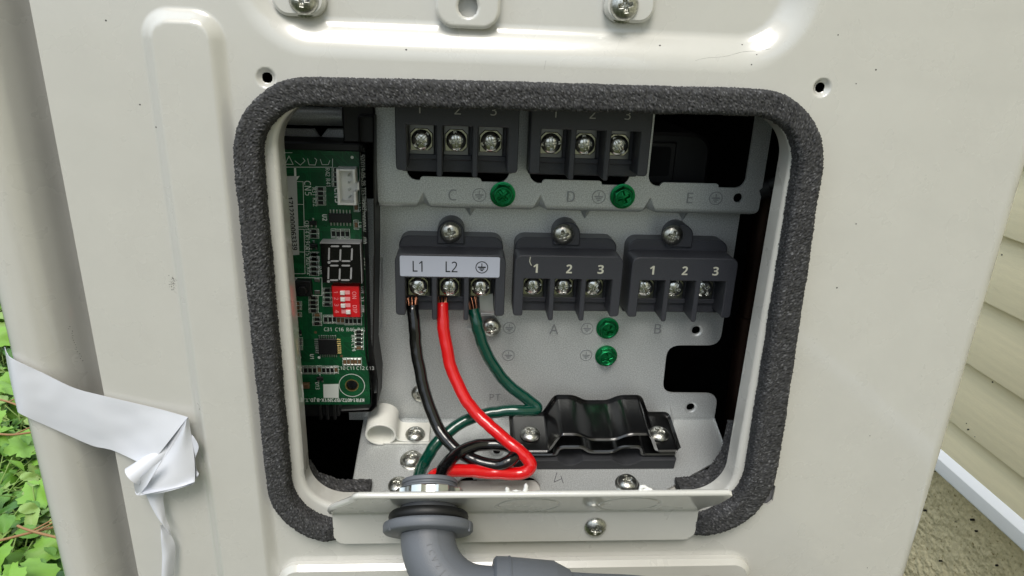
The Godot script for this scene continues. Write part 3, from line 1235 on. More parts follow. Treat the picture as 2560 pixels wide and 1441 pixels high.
func shelf_pos(u: float, v: float) -> Vector3:
	# v: distance outwards from the bend (0 .. 46); a rolled hem drops at the wide slot near the front
	var q := Vector3(u, -v, 0)
	var r := Vector2(u - -9.5, v - 19.5).length()
	q.z = 0.9 * sstep(17.0, 8.0, Vector2((u + 8.0) * 0.75, (v - 11.0) * 1.6).length())
	if r < 4.2:
		q.z -= 1.3 * sstep(4.0, 1.8, r)
	if u > -21.0 and u < 2.0 and v > 31.8:
		var a := clampf((v - 31.8) / 3.2, 0.0, PI / 2.0)
		q.z -= 3.2 * (1.0 - cos(a)) + maxf(0.0, v - 31.8 - 3.2 * PI / 2.0)
		q.y = -(31.8 + 3.2 * sin(a))
	return SH * q

func shelf_sdf(x: float, v: float) -> float:
	var d := minf(x + 73.0, 46.0 - v)
	# right edge: down, then cut back at a slant with rounded corners
	var poly := [Vector2(99.6, -2.0), Vector2(100.0, 17.0), Vector2(96.8, 24.5), Vector2(70.0, 40.0)]
	d = minf(d, 100.0 - x - v * 0.03)
	var e := Vector2(27.0, -15.5).normalized()
	d = minf(d, -(Vector2(x, v) - Vector2(97.5, 24.5)).dot(Vector2(-e.y, e.x)))
	d = minf(d, Vector2(x, v).distance_to(Vector2(-9.5, 19.5)) - 1.7)
	# slot over the cream plate, its upper edge rolled into a hem
	var slot := sd_rrect(x, v, -9.5, 48.0, 18.5, 13.0, 6.0)
	var hem := maxf(absf(x + 9.5) - 9.0, v - 37.2)
	d = minf(d, maxf(slot, -hem))
	return d

func stamped(called: String, s: String, cap: float, p: Vector2, z: float, parent: Node) -> void:
	text(called, s, cap, at(p.x, p.y, z), M.stamp, parent, 0.7, 400)

func build_plates() -> void:
	var up := thing("terminal_bracket", "upper galvanised steel bracket stamped C, D and E with one empty window", "bracket", Vector3(19, 21, -46))
	var off := off_of(up)
	raw("plate", sheet(lines(-62.0, 101.0, 0.7, [-43.0, 5.6, 52.4], 0.35, 3.5), lines(8.0, 90.0, 0.7, [24.5, 33.0], 0.35, 4.0), upper_sdf, upper_pos, 1.2, off, 0.05), M.galv, up)
	for q in [["C", Vector2(-31.0, 27.0)], ["D", Vector2(18.5, 27.5)], ["E", Vector2(69.3, 28.1)]]:
		stamped("stamped_letter", q[0], 4.6, q[1], -45.95, up)
	for p in [Vector2(-19.9, 27.2), Vector2(30.3, 27.6), Vector2(80.6, 28.2)]:
		var mb := MB.new()
		earth(mb, at(p.x, p.y, -46.05), 2.9, 0.32, 0.32)
		obj("stamped_earth_symbol", mb, M.stamp, up)
	var lo := thing("terminal_plate", "large lower galvanised steel plate stamped A and B whose foot bends out into a shelf", "plate", Vector3(10, -86, -57))
	off = off_of(lo)
	raw("plate", sheet(lines(-80.0, 100.0, 0.9, [84.5, 87.2, 72.0, 97.0], 0.4, 5.0), lines(-86.25, 22.0, 0.9, [-37.8, -79.3, -45.0, -72.0, -84.0], 0.4, 4.0), lower_sdf, lower_pos, 1.2, off, 0.05), M.galv, lo)
	raw("shelf", sheet(lines(-73.5, 101.0, 0.8, [-9.5, -28.0, 9.0], 0.4, 4.0), lines(0.0, 46.0, 0.8, [19.5, 34.0, 37.0], 0.4, 4.0), shelf_sdf, shelf_pos, 1.2, off, 0.05), M.galv, lo)
	# triangular gussets pressed into the bend
	for x0 in [-14.0, 76.0]:
		var mb := MB.new()
		var a := Vector3(x0, -86.25 + 9.5, -57.0)
		var f := SH * Vector3(x0, -9.0, 0)
		var k := SH * Vector3(x0, -3.6, 5.2)
		for s in [-1.0, 1.0]:
			var c := Vector3(x0 + s * 3.6, -86.25, -57.0)
			var nn := (a - c).cross(f - c).normalized()
			if nn.y + nn.z < 0: nn = -nn
			var n2 := (nn + Vector3(0, 0.5, 0.5)).normalized()
			var nm := Vector3(0, 0.7, 0.7)
			mb.tri(a, c, k, nn, nn, n2)
			mb.tri(k, c, f, n2, nn, nn)
		obj("gusset", mb, M.galv, lo)
	# the dents of the upper edge, seen as dark wedges below the bracket
	for x0 in [-23.5, 27.0, 71.0]:
		var mb := MB.new()
		mb.fquad(Vector3(x0 - 4.5, 23.0, -56.8), Vector3(x0, 15.4, -56.8), Vector3(x0, 23.0, -51.0), Vector3(x0 - 4.5, 23.0, -56.8), Vector3(-1, 0, 1))
		mb.fquad(Vector3(x0 + 4.5, 23.0, -56.8), Vector3(x0, 15.4, -56.8), Vector3(x0, 23.0, -51.0), Vector3(x0 + 4.5, 23.0, -56.8), Vector3(1, 0, 1))
		obj("gusset", mb, M.galv, lo)
	for q in [["A", Vector2(16.5, -37.7)], ["B", Vector2(65.7, -37.0)]]:
		stamped("stamped_letter", q[0], 4.8, q[1], -56.95, lo)
	text("stamped_letters", "PT", 3.6, at(-10.4, -73.6, -56.95), M.stamp, lo, 0.35)
	for p in [Vector2(-4.5, -37.3), Vector2(32.1, -37.3), Vector2(-4.4, -51.3), Vector2(32.6, -51.0)]:
		var mb := MB.new()
		earth(mb, at(p.x, p.y, -57.05), 2.9, 0.3, 0.3)
		obj("stamped_earth_symbol", mb, M.stamp, lo)
	# lanced point left of the earth screw and the long rounded boss beside the board
	var mb := MB.new()
	var tip := Vector3(-25.5, -37.5, -57.0)
	var b0 := Vector3(-18.9, -33.4, -57.0)
	var b1 := Vector3(-18.7, -41.9, -57.0)
	var pk := Vector3(-18.9, -36.1, -53.0)
	mb.fquad(tip, b0, pk, tip, Vector3(0, 1, 1))
	mb.fquad(tip, pk, b1, tip, Vector3(0, -1, 1))
	mb.fquad(b0, pk, b1, b0, Vector3(1, 0, 0))
	obj("lanced_point", mb, M.galv, lo)
	mb = MB.new()
	extrude(mb, round_poly(PackedVector2Array([Vector2(-66.0, -1.9), Vector2(-61.7, -3.3), Vector2(-62.1, -36.9), Vector2(-64.4, -41.5), Vector2(-67.0, -42.4)]), 2.2, 6), ID, -57.2, -55.4, 0.7)
	obj("pressed_boss", mb, M.galv, lo)
	# handwritten figure 4 in pencil on the shelf
	var pm := MB.new()
	var sxf := SH * at(0, 0, 0.05)
	for st in [[Vector2(17.3, -32.6), Vector2(15.5, -37.9)], [Vector2(15.5, -37.9), Vector2(19.3, -36.0)], [Vector2(18.9, -34.4), Vector2(19.5, -38.6)]]:
		var a: Vector2 = st[0]
		var b: Vector2 = st[1]
		var d := (b - a).normalized()
		var nn := Vector2(-d.y, d.x) * 0.16
		extrude(pm, PackedVector2Array([a - nn, b - nn, b + nn, a + nn]), sxf, 0, 0.03)
	obj("pencilled_figure", pm, M.pencil, lo)

# ---------------------------------------------------------------- terminal blocks
var screw_pan: ArrayMesh
var screw_terminal: ArrayMesh
var screw_hex: ArrayMesh
var screw_driven: Array = []

func cross_recess(x: float, y: float, arm: float, w: float) -> float:
	# depth factor 0..1 of a cross shaped driver recess
	var ax := absf(x)
	var ay := absf(y)
	var d := minf(maxf(ax - arm, ay - w), maxf(ay - arm, ax - w))
	d = minf(d, Vector2(x, y).length() - w * 1.45)
	return sstep(0.12, -0.30, d)

func head_mesh(r: float, hf: Callable, step := 0.2) -> ArrayMesh:
	return sheet(lines(-r - 0.3, r + 0.3, step), lines(-r - 0.3, r + 0.3, step), func(x: float, y: float) -> float: return r - Vector2(x, y).length(), func(x: float, y: float) -> Vector3: return Vector3(x, y, hf.call(x, y)), 1.2, Vector3.ZERO, 0.04)

func make_heads() -> void:
	screw_pan = head_mesh(4.6, func(x: float, y: float) -> float:
		var r := Vector2(x, y).length()
		var dome := 3.0 * sqrt(maxf(0.0, 1.0 - pow(r / 4.72, 2.3)))
		return dome - 1.7 * cross_recess(x, y, 2.3, 0.6) * sstep(2.9, 1.0, r))
	screw_terminal = head_mesh(3.9, func(x: float, y: float) -> float:
		var r := Vector2(x, y).length()
		var dome := 1.9 * sqrt(maxf(0.0, 1.0 - pow(r / 4.0, 2.2)))
		var slot := sstep(0.12, -0.25, absf(y) - 0.62) * sstep(3.8, 3.3, r)
		return dome - 1.3 * maxf(slot * 0.7, cross_recess(x, y, 2.3, 0.66)))
	screw_hex = head_mesh(4.9, func(x: float, y: float) -> float:
		var p := Vector2(x, y)
		var r := p.length()
		var hex := 0.0
		for k in 3:
			hex = maxf(hex, absf(p.dot(Vector2.from_angle(k * PI / 3 + 0.2))))
		var h := 0.7 * sstep(4.9, 4.5, r)
		h += 2.2 * sstep(3.85, 3.6, hex) - 0.5 * sstep(3.3, 4.2, r)
		h -= 0.45 * sstep(3.1, 2.9, r) - 0.25 * sstep(2.9, 0.0, r)
		return h - 1.5 * cross_recess(x, y, 2.5, 0.68), 0.15)

func terminal_block(cx: float, y0: float, zp: float, label: String, kind: String) -> void:
	var b := thing("terminal_block", label, "terminal block", Vector3(cx, y0 - 12.0, zp), "three pole terminal blocks" if kind == "plain" else "")
	var xf := at(cx, y0, zp)
	# base slab with the screw ear
	var mb := MB.new()
	extrude(mb, rrect(-22.3, -29.6, 22.3, 4.6, [1.0, 1.0, 4.5, 4.5]), xf, 0.0, 8.0, 0.5)
	obj("base", mb, M.block, b)
	mb = MB.new()
	extrude(mb, rrect(-6.0, 1.5, 5.6, 11.9, [0, 0, 5.7, 5.7], 10), xf, 0.0, 9.4, 0.5)
	obj("screw_ear", mb, M.block, b)
	# hood: solid bar above, walls and barriers between the poles below
	mb = MB.new()
	var comb := PackedVector2Array()
	var r := 3.6
	var wb := -27.2
	var bb := -29.3
	var xs := [[-23.0, -18.9, wb], [-7.8, -5.6, bb], [5.6, 7.8, bb], [18.9, 23.0, wb]]
	var pts := PackedVector2Array([Vector2(-23, 0), Vector2(-23, wb)])
	var rad := [r, 1.6]
	for k in 4:
		var w: Array = xs[k]
		if k > 0:
			pts.append(Vector2(w[0], -10.3)); rad.append(0.3)
			pts.append(Vector2(w[0], w[2])); rad.append(1.0)
		if k < 3:
			pts.append(Vector2(w[1], w[2])); rad.append(1.0)
			pts.append(Vector2(w[1], -10.3)); rad.append(0.3)
	pts.append(Vector2(23, wb)); rad.append(1.6)
	pts.append(Vector2(23, 0)); rad.append(r)
	extrude(mb, round_poly(pts, rad, 5), xf, 7.9, 20.0, 0.35)
	# floor ledge in front of the terminal plates
	for k in [-1, 0, 1]:
		var c: float = k * 13.4
		box(mb, xf, Vector3(c - 5.6, -24.6, 7.9), Vector3(c + 5.6, -22.4, 9.6), 0.3)
	obj("hood", mb, M.block, b)
	# ejector marks of the mould
	if kind != "label":
		for sx in [-19.8, 20.2]:
			mb = MB.new()
			lathe(mb, PackedVector2Array([Vector2(1.75, 19.98), Vector2(1.75, 20.06), Vector2(2.0, 20.06), Vector2(2.0, 19.98)]), xf * at(sx, -5.6, 0), 20)
			obj("mould_mark", mb, M.block, b)
	for k in [-1, 0, 1]:
		var c: float = k * 13.4 - 0.6
		mb = MB.new()
		var wx := xf * at(c, -16.8, 0)
		box(mb, wx, Vector3(-4.9, -6.0, 8.0), Vector3(4.9, 7.0, 9.2), 0.25)
		obj("terminal_plate", mb, M.pole, b)
		mb = MB.new()
		var sq := round_poly(PackedVector2Array([Vector2(-4.4, -4.2), Vector2(2.6, -4.2), Vector2(4.4, -2.6), Vector2(4.4, 2.4), Vector2(2.4, 4.4), Vector2(-2.4, 4.4), Vector2(-4.4, 2.4)]), 0.4, 3)
		extrude(mb, sq, wx, 9.2 + (2.0 if kind == "label" else 0.1), 10.2 + (2.0 if kind == "label" else 0.1), 0.3)
		obj("clamp_washer", mb, M.brassy, b)
		var s := put("terminal_screw", screw_terminal, M.nickel, b, wx * Transform3D(Basis(Vector3(0, 0, 1), rng.randf() * TAU), Vector3(0, 0, 10.3 + (2.0 if kind == "label" else 0.1))))
		if kind != "label":
			text("numeral", str(k + 2), 3.9 if zp < -50 else 3.6, xf * at(k * 13.4 + (-0.6 if k == -1 else 0.0), -5.6 if zp < -50 else -4.2, 20.01), M.digit if zp < -50 else M.digit_grey, b, 0.05, 600 if zp < -50 else 400)
	if kind == "label":
		mb = MB.new()
		extrude(mb, rrect(-20.9, -9.6, 20.5, -0.7, 0.7, 3), xf, 20.0, 20.12, 0.03)
		var lab := obj("terminal_label", mb, M.sticker, b)
		text("lettering", "L1", 4.7, xf * at(-13.3, -5.2, 20.13), M.ink, lab, 0.05, 400, 0.82)
		text("lettering", "L2", 4.7, xf * at(0.3, -5.2, 20.13), M.ink, lab, 0.05, 400, 0.82)
		mb = MB.new()
		earth(mb, xf * at(13.0, -5.2, 20.13), 2.65, 0.36, 0.06)
		obj("earth_symbol", mb, M.ink, lab)
	else:
		# a burr of scraped plastic on the hood of block A
		if zp < -50 and cx < 30:
			mb = MB.new()
			tube(mb, [Vector3(-16.6, -0.6, 20.05), Vector3(-16.9, -2.4, 20.1), Vector3(-16.5, -3.6, 20.2), Vector3(-16.0, -4.3, 20.1)].map(func(q): return xf * q), 0.22, 5)
			obj("plastic_burr", mb, M.digit, b)

func build_blocks() -> void:
	make_heads()
	terminal_block(-31.4, 3.8, -57.0, "grey supply terminal block labelled L1 and L2 that holds the three wires", "label")
	terminal_block(18.4, 4.1, -57.0, "dark grey empty terminal block above the stamped letter A", "plain")
	terminal_block(68.2, 4.1, -57.0, "dark grey empty terminal block above the stamped letter B, farthest right", "plain")
	terminal_block(-28.9, 67.4, -46.0, "dark grey terminal block half hidden under the foam above stamped C", "plain")
	terminal_block(21.5, 67.4, -46.0, "dark grey terminal block half hidden under the foam above stamped D", "plain")
	# plated strap from the third supply terminal to the earth screw below
	var o := thing("earth_strap", "bent plated metal strap from the L block down to the earth screw", "strap", Vector3(-14, -30, -56))
	var mb := MB.new()
	var prof := catmull([Vector3(-16.0, -17.0, -47.4), Vector3(-15.6, -23.0, -47.4), Vector3(-15.2, -26.4, -47.8), Vector3(-15.0, -28.4, -50.5), Vector3(-14.7, -30.2, -55.2), Vector3(-14.2, -32.6, -56.2), Vector3(-13.4, -37.0, -56.2), Vector3(-12.9, -41.0, -56.2)], 5)
	var la := []
	var lb := []
	for i in prof.size():
		var w := 3.0 + 2.0 * sstep(20, 30, i)
		la.append(prof[i] + Vector3(-w, 0, 0))
		lb.append(prof[i] + Vector3(w, 0, 0))
	ribbon(mb, la, lb, 4, 0.0, 0.7)
	obj("strap", mb, M.galv_plain, o)

# ---------------------------------------------------------------- circuit board
const BZ := -42.0
func build_board() -> void:
	var b := thing("circuit_board", "green control circuit board standing left of the terminals in a black frame", "circuit board", Vector3(-88, -69, BZ))
	var mb := MB.new()
	var hole := Vector2(-75.2, -59.6)
	var x0 := -112.0
	var br := Vector2(-67.4, -69.4)
	var tr := Vector2(-63.5, 44.5)
	var sd := func(x: float, y: float) -> float:
		return minf(-sd_rrect(x, y, (x0 + br.x) / 2, (br.y + tr.y) / 2, (br.x - x0) / 2, (tr.y - br.y) / 2, 0.4), Vector2(x, y).distance_to(hole) - 2.6)
	raw("board", sheet(lines(x0 - 1, br.x + 1, 1.6, [hole.x, br.x], 0.5, 4.0), lines(br.y - 1, tr.y + 1, 1.6, [hole.y, br.y, tr.y], 0.5, 4.0), sd, func(x: float, y: float) -> Vector3: return Vector3(x, y, BZ), 1.6, off_of(b)), M.pcb, b)
	var z := BZ + 0.02
	mb = MB.new()
	lathe(mb, PackedVector2Array([Vector2(2.55, -1.6), Vector2(2.55, 0.05), Vector2(3.0, 0.05), Vector2(3.0, 0.0)]), at(hole.x, hole.y, BZ + 0.02), 28)
	obj("hole_plating", mb, M.gold, b)
	# silk screen print
	mb = MB.new()
	lathe(mb, PackedVector2Array([Vector2(5.5, 0), Vector2(5.5, 0.05), Vector2(5.75, 0.05), Vector2(5.75, 0)]), at(hole.x, hole.y, z), 36)
	obj("printed_ring", mb, M.silk, b)
	for q in [[Vector2(-99.2, 37.4), Vector2(-78.6, 37.9)], [Vector2(-78.4, 41.2), Vector2(-78.6, 37.9)], [Vector2(-99.1, 43.1), Vector2(-94.0, 43.2)],
		[Vector2(-93.8, 31.8), Vector2(-90.5, 31.8), Vector2(-91.3, 13.2), Vector2(-93.8, 13.1)], [Vector2(-94.0, 22.5), Vector2(-90.9, 22.5)], [Vector2(-94.0, 12.1), Vector2(-91.4, 12.1), Vector2(-92.3, -7.1), Vector2(-99.6, -7.2)], [Vector2(-94.3, 2.4), Vector2(-91.8, 2.4)],
		[Vector2(-97.0, 38.6), Vector2(-95.3, 41.9), Vector2(-93.9, 38.6), Vector2(-97.0, 38.6)], [Vector2(-93.1, 40.0), Vector2(-91.1, 38.4), Vector2(-89.2, 40.1), Vector2(-89.9, 41.2)], [Vector2(-88.1, 41.0), Vector2(-87.7, 38.6), Vector2(-85.3, 38.6), Vector2(-84.6, 40.6), Vector2(-85.3, 41.3)], [Vector2(-83.2, 40.9), Vector2(-82.6, 38.8), Vector2(-80.2, 38.9), Vector2(-79.5, 40.5)], [Vector2(-98.2, 41.5), Vector2(-97.5, 40.5), Vector2(-97.9, 39.0), Vector2(-98.9, 38.5)],
		[Vector2(-99.0, -8.9), Vector2(-85.4, -8.8), Vector2(-85.9, -16.8), Vector2(-99.4, -16.8), Vector2(-99.0, -8.9)], [Vector2(-67.9, 38.4), Vector2(-68.5, 24.2)],
		[Vector2(-78.3, 8.9), Vector2(-77.7, 8.3), Vector2(-69.1, 8.2)], [Vector2(-75.8, 8.9), Vector2(-75.0, 8.3)], [Vector2(-69.7, -11.5), Vector2(-69.4, -26.1), Vector2(-81.5, -27.1)]]:
		var l: Array = q
		mb = MB.new()
		strip(mb, l, 0.2, z, 0.03)
		obj("printed_line", mb, M.silk, b)
	mb = MB.new()
	extrude(mb, PackedVector2Array([Vector2(-93.7, 37.2), Vector2(-92.9, 37.2), Vector2(-93.0, 33.8), Vector2(-91.7, 34.1), Vector2(-93.0, 32.2), Vector2(-94.5, 33.8), Vector2(-93.8, 33.9)]), ID, BZ, z + 0.03)
	obj("printed_arrow", mb, M.silk, b)
	mb = MB.new()
	extrude(mb, PackedVector2Array([Vector2(-87.8, -59.1), Vector2(-81.0, -58.9), Vector2(-81.3, -66.0), Vector2(-88.0, -65.9)]), ID, BZ, z + 0.03)
	obj("printed_patch", mb, M.silk, b)
	var cw := Basis(Vector3(0, 0, 1), -PI / 2)
	var ud := Basis(Vector3(0, 0, 1), PI)
	for q in [["CN5", Vector2(-88.8, 29.2), 2.6, cw, 400], ["CN3", Vector2(-77.1, 26.6), 2.6, cw, 700], ["U2", Vector2(-82.8, 17.3), 1.9, cw, 600], ["U1", Vector2(-91.9, -45.5), 1.5, cw, 600],
		["(1.5)2019-06-28 TESTPORT", Vector2(-66.7, 33.1), 1.0, cw, 400], ["17122000004/.../00", Vector2(-67.2, 15.9), 1.1, cw, 700], ["OSF 1", Vector2(-68.1, -2.3), 1.3, cw, 600], ["ON", Vector2(-68.6, -14.0), 1.2, cw, 600], ["S1", Vector2(-68.7, -18.2), 1.1, cw, 600], ["ON", Vector2(-68.9, -22.7), 1.2, cw, 600],
		["KFR140T2/BP3N1X-B.JD.T.NK.", Vector2(-85.1, -67.1), 1.75, ud, 700], ["R40", Vector2(-86.1, -5.5), 1.0, cw, 400], ["R15 R20 R12", Vector2(-90.6, -1.6), 1.0, cw, 400], ["R14 R19", Vector2(-90.3, 10.1), 1.0, cw, 400], ["C15", Vector2(-68.4, 21.9), 1.0, cw, 400], ["C9", Vector2(-68.7, 14.5), 1.0, cw, 400], ["Q1", Vector2(-90.1, 14.5), 1.0, cw, 400], ["Q2", Vector2(-90.4, 4.6), 1.0, cw, 400], ["D13", Vector2(-90.4, -59.9), 0.9, cw, 400], ["C2 C10 C11 C12 C13", Vector2(-74.7, -51.0), 0.7, ID.basis, 400], ["R44 C14", Vector2(-73.6, -38.8), 0.9, cw, 400], ["R31 R32", Vector2(-86.3, 25.7), 1.0, cw, 400], ["R42 R41", Vector2(-80.6, 33.7), 1.0, cw, 400], ["C31  C16  R46  R47", Vector2(-77.0, -32.4), 0.9, ID.basis, 400]]:
		var p: Vector2 = q[1]
		text("printed_text", q[0], q[2], Transform3D(q[3], Vector3(p.x, p.y, z)), M.silk, b, 0.03, q[4], 0.9)
	# paper sticker
	mb = MB.new()
	extrude(mb, PackedVector2Array([Vector2(-99.3, 33.8), Vector2(-92.9, 34.0), Vector2(-94.1, 1.2), Vector2(-99.5, 0.8)]), ID, BZ, BZ + 0.16)
	var st := obj("bar_code_sticker", mb, M.label, b)
	var p1 := Vector2(-95.9, 14.4)
	text("printed_number", "17122000063339", 2.1, Transform3D(cw.rotated(Vector3(0, 0, 1), 0.02), Vector3(p1.x, p1.y, BZ + 0.17)), M.ink, st, 0.03, 600, 1.0)
	p1 = Vector2(-98.2, 12.2)
	text("printed_number", "US1-KFR78W/BP3T4N10-D30T", 1.45, Transform3D(cw.rotated(Vector3(0, 0, 1), 0.04), Vector3(p1.x, p1.y, BZ + 0.17)), M.ink, st, 0.03, 400, 0.95)
	# white connector: open housing with four pins
	mb = MB.new()
	var cw0 := Vector2(-76.1, 24.1)
	var cw1 := Vector2(-68.8, 38.4)
	var lo := Vector2(cw0.x, cw0.y)
	var hi := Vector2(cw1.x, cw1.y)
	var zc := BZ + 6.5
	box(mb, ID, Vector3(lo.x, lo.y, BZ), Vector3(hi.x, hi.y, BZ + 1.2))
	box(mb, ID, Vector3(lo.x, lo.y, BZ + 1.2), Vector3(lo.x + 1.0, hi.y, zc), 0.2)
	box(mb, ID, Vector3(hi.x - 1.0, lo.y, BZ + 1.2), Vector3(hi.x, lerpf(lo.y, hi.y, 0.38), zc), 0.2)
	box(mb, ID, Vector3(hi.x - 1.0, lerpf(lo.y, hi.y, 0.62), BZ + 1.2), Vector3(hi.x, hi.y, zc), 0.2)
	box(mb, ID, Vector3(lo.x + 1.0, lo.y, BZ + 1.2), Vector3(hi.x - 1.0, lo.y + 0.9, zc), 0.2)
	box(mb, ID, Vector3(lo.x + 1.0, hi.y - 0.9, BZ + 1.2), Vector3(hi.x - 1.0, hi.y, zc), 0.2)
	box(mb, ID, Vector3(hi.x, lerpf(lo.y, hi.y, 0.38), BZ), Vector3(hi.x + 0.9, lerpf(lo.y, hi.y, 0.6), BZ + 3.5), 0.2)
	var con := obj("plug_socket", mb, M.white, b)
	for k in 4:
		mb = MB.new()
		var py := lerpf(lo.y, hi.y, 0.2 + 0.2 * k)
		box(mb, at(lerpf(lo.x, hi.x, 0.6), py, BZ), Vector3(-0.32, -0.32, 1.2), Vector3(0.32, 0.32, 5.2), 0.15)
		obj("pin", mb, M.solder, con)
	# seven segment display, two digits lying on their side
	mb = MB.new()
	var d0 := Vector2(-84.1, -9.0)
	var d1 := Vector2(-68.1, 8.0)
	box(mb, ID, Vector3(d0.x, d0.y, BZ), Vector3(d1.x, d1.y, BZ + 6.0), 0.25)
	var disp := obj("digit_display", mb, M.display, b)
	mb = MB.new()
	box(mb, ID, Vector3(d0.x, d1.y + 0.01, BZ), Vector3(d1.x, d1.y + 0.25, BZ + 6.02))
	box(mb, ID, Vector3(d1.x + 0.01, d0.y, BZ), Vector3(d1.x + 0.22, d1.y, BZ + 6.02))
	obj("display_edge", mb, M.segment, disp)
	var zs := BZ + 6.02
	for dg in [0.0, 1.0]:
		var yo: float = 172.0 * dg - dg * 15.0
		# vertical bars
		for q in [[468, 8, 106], [562, 20, 112], [657, 12, 108]]:
			segment(disp, q[0] - 7, q[0] + 7, q[1] - 10 + yo, q[2] - 4 + yo, true, zs)
		for q in [[-12, 478, 552, 6], [-12, 572, 648, 10], [108, 480, 554, 2], [108, 572, 650, 6]]:
			segment(disp, q[1], q[2], q[0] - 6.5 + yo, q[0] + 6.5 + yo, false, zs)
		mb = MB.new()
		var dp := px_b2(470, 119 + yo)
		lathe(mb, PackedVector2Array([Vector2(0.62, 0), Vector2(0.6, 0.04), Vector2(0.0, 0.04)]), at(dp.x, dp.y, zs), 16)
		obj("decimal_point", mb, M.segment, disp)
	# red dip switch
	mb = MB.new()
	var r0 := Vector2(-80.9, -25.1)
	var r1 := Vector2(-69.6, -11.1)
	box(mb, ID, Vector3(r0.x, r0.y, BZ), Vector3(r1.x, r1.y, BZ + 4.0), 0.3)
	var dip := obj("dip_switch", mb, M.dip_red, b)
	var h := r1.y - r0.y
	for k in 4:
		var py := r1.y - h * (0.19 + 0.205 * k)
		mb = MB.new()
		var sx0 := lerpf(r0.x, r1.x, 0.32)
		var sx1 := lerpf(r0.x, r1.x, 0.66)
		box(mb, ID, Vector3(sx0, py - 0.85, BZ + 3.9), Vector3(sx1, py + 0.85, BZ + 4.05))
		obj("switch_slot", mb, M.pink, dip)
		mb = MB.new()
		var on := k == 3
		var a := lerpf(sx0, sx1, 0.52) if on else sx0
		box(mb, ID, Vector3(a, py - 0.8, BZ + 4.0), Vector3(a + (sx1 - sx0) * 0.48, py + 0.8, BZ + 5.3), 0.2)
		obj("switch_slider", mb, M.white, dip)
		text("numeral", str(k + 1), 1.5, Transform3D(cw, Vector3(lerpf(r0.x, r1.x, 0.15), py, BZ + 4.01)), M.pink, dip, 0.03, 400)
	text("lettering", "ON", 1.7, Transform3D(cw, Vector3(lerpf(r0.x, r1.x, 0.82), r1.y - h * 0.28, BZ + 4.01)), M.pink, dip, 0.03, 400)
	text("lettering", "DIP", 1.7, Transform3D(cw, Vector3(lerpf(r0.x, r1.x, 0.82), r1.y - h * 0.72, BZ + 4.01)), M.pink, dip, 0.03, 400)
	# chips with their pins
	chip(b, Vector2(-81.0, 15.5), Vector2(-71.9, 19.2), 1.4, 7, 0)
	chip(b, Vector2(-88.6, -44.1), Vector2(-80.7, -36.7), 1.1, 8, 8)
	# push button with four pads
	mb = MB.new()
	var u0 := Vector2(-95.9, -16.2)
	var u1 := Vector2(-89.6, -9.4)
	box(mb, ID, Vector3(u0.x, u0.y, BZ), Vector3(u1.x, u1.y, BZ + 3.2), 0.25)
	var pc := Vector2(-92.9, -13.2)
	lathe(mb, PackedVector2Array([Vector2(1.9, 3.2), Vector2(1.9, 4.5), Vector2(1.6, 4.8), Vector2(0, 4.8)]), at(pc.x, pc.y, BZ), 20)
	var pb := obj("push_button", mb, M.chip, b)
	for p in [Vector2(-96.8, -10.0), Vector2(-87.5, -9.8), Vector2(-87.8, -15.2), Vector2(-97.1, -15.9)]:
		mb = MB.new()
		box(mb, ID, Vector3(p.x - 1.1, p.y - 0.8, BZ), Vector3(p.x + 1.1, p.y + 0.8, BZ + 0.5), 0.2)
		obj("solder_pad", mb, M.solder, pb)
	# small parts: [place, turned upright]
	for p in [Vector2(-76.9, 36.9), Vector2(-77.0, 35.0), Vector2(-77.1, 33.1), Vector2(-77.2, 31.1), Vector2(-83.7, 29.0), Vector2(-83.8, 27.2), Vector2(-83.9, 25.3), Vector2(-84.0, 23.4), Vector2(-87.5, 11.4), Vector2(-87.6, 9.4), Vector2(-88.0, 1.4), Vector2(-88.0, -0.5), Vector2(-88.0, 1.5), Vector2(-88.2, -0.6), Vector2(-88.3, -2.7), Vector2(-88.4, -4.9), Vector2(-88.6, -6.9), Vector2(-83.4, -14.3), Vector2(-83.5, -16.4), Vector2(-83.6, -18.6), Vector2(-83.8, -20.7), Vector2(-89.5, -17.9), Vector2(-89.6, -19.9), Vector2(-89.7, -21.8), Vector2(-89.8, -23.8), Vector2(-88.5, -27.7), Vector2(-88.7, -29.7), Vector2(-71.0, -33.3), Vector2(-71.1, -35.0), Vector2(-71.2, -37.1), Vector2(-71.3, -39.0), Vector2(-97.3, -37.3), Vector2(-97.4, -39.2), Vector2(-97.6, -41.3)]:
		small_part(b, p, false, false)
	for p in [Vector2(-79.6, 10.6), Vector2(-77.7, 10.5), Vector2(-75.9, 10.6), Vector2(-74.0, 10.6), Vector2(-84.9, -27.7), Vector2(-83.0, -27.7), Vector2(-81.2, -27.6), Vector2(-76.0, -28.3), Vector2(-74.3, -28.3), Vector2(-72.5, -28.2), Vector2(-70.7, -28.2), Vector2(-98.9, -52.1), Vector2(-97.1, -52.0), Vector2(-95.0, -52.0), Vector2(-93.1, -52.0), Vector2(-91.1, -52.0), Vector2(-87.1, -52.0), Vector2(-85.3, -52.0), Vector2(-83.5, -52.0)]:
		small_part(b, p, true, false)
	for p in [Vector2(-69.9, 21.9), Vector2(-70.2, 14.5), Vector2(-79.5, -27.9), Vector2(-77.8, -27.9), Vector2(-77.7, -47.9), Vector2(-76.1, -47.8), Vector2(-74.5, -47.8), Vector2(-73.0, -47.8), Vector2(-71.4, -47.8), Vector2(-89.0, -51.8), Vector2(-81.7, -51.8)]:
		small_part(b, p, true, true)
	for p in [Vector2(-88.4, -25.7), Vector2(-71.3, -41.0), Vector2(-96.5, -20.5), Vector2(-96.7, -22.5), Vector2(-96.9, -25.6)]:
		small_part(b, p, false, true)
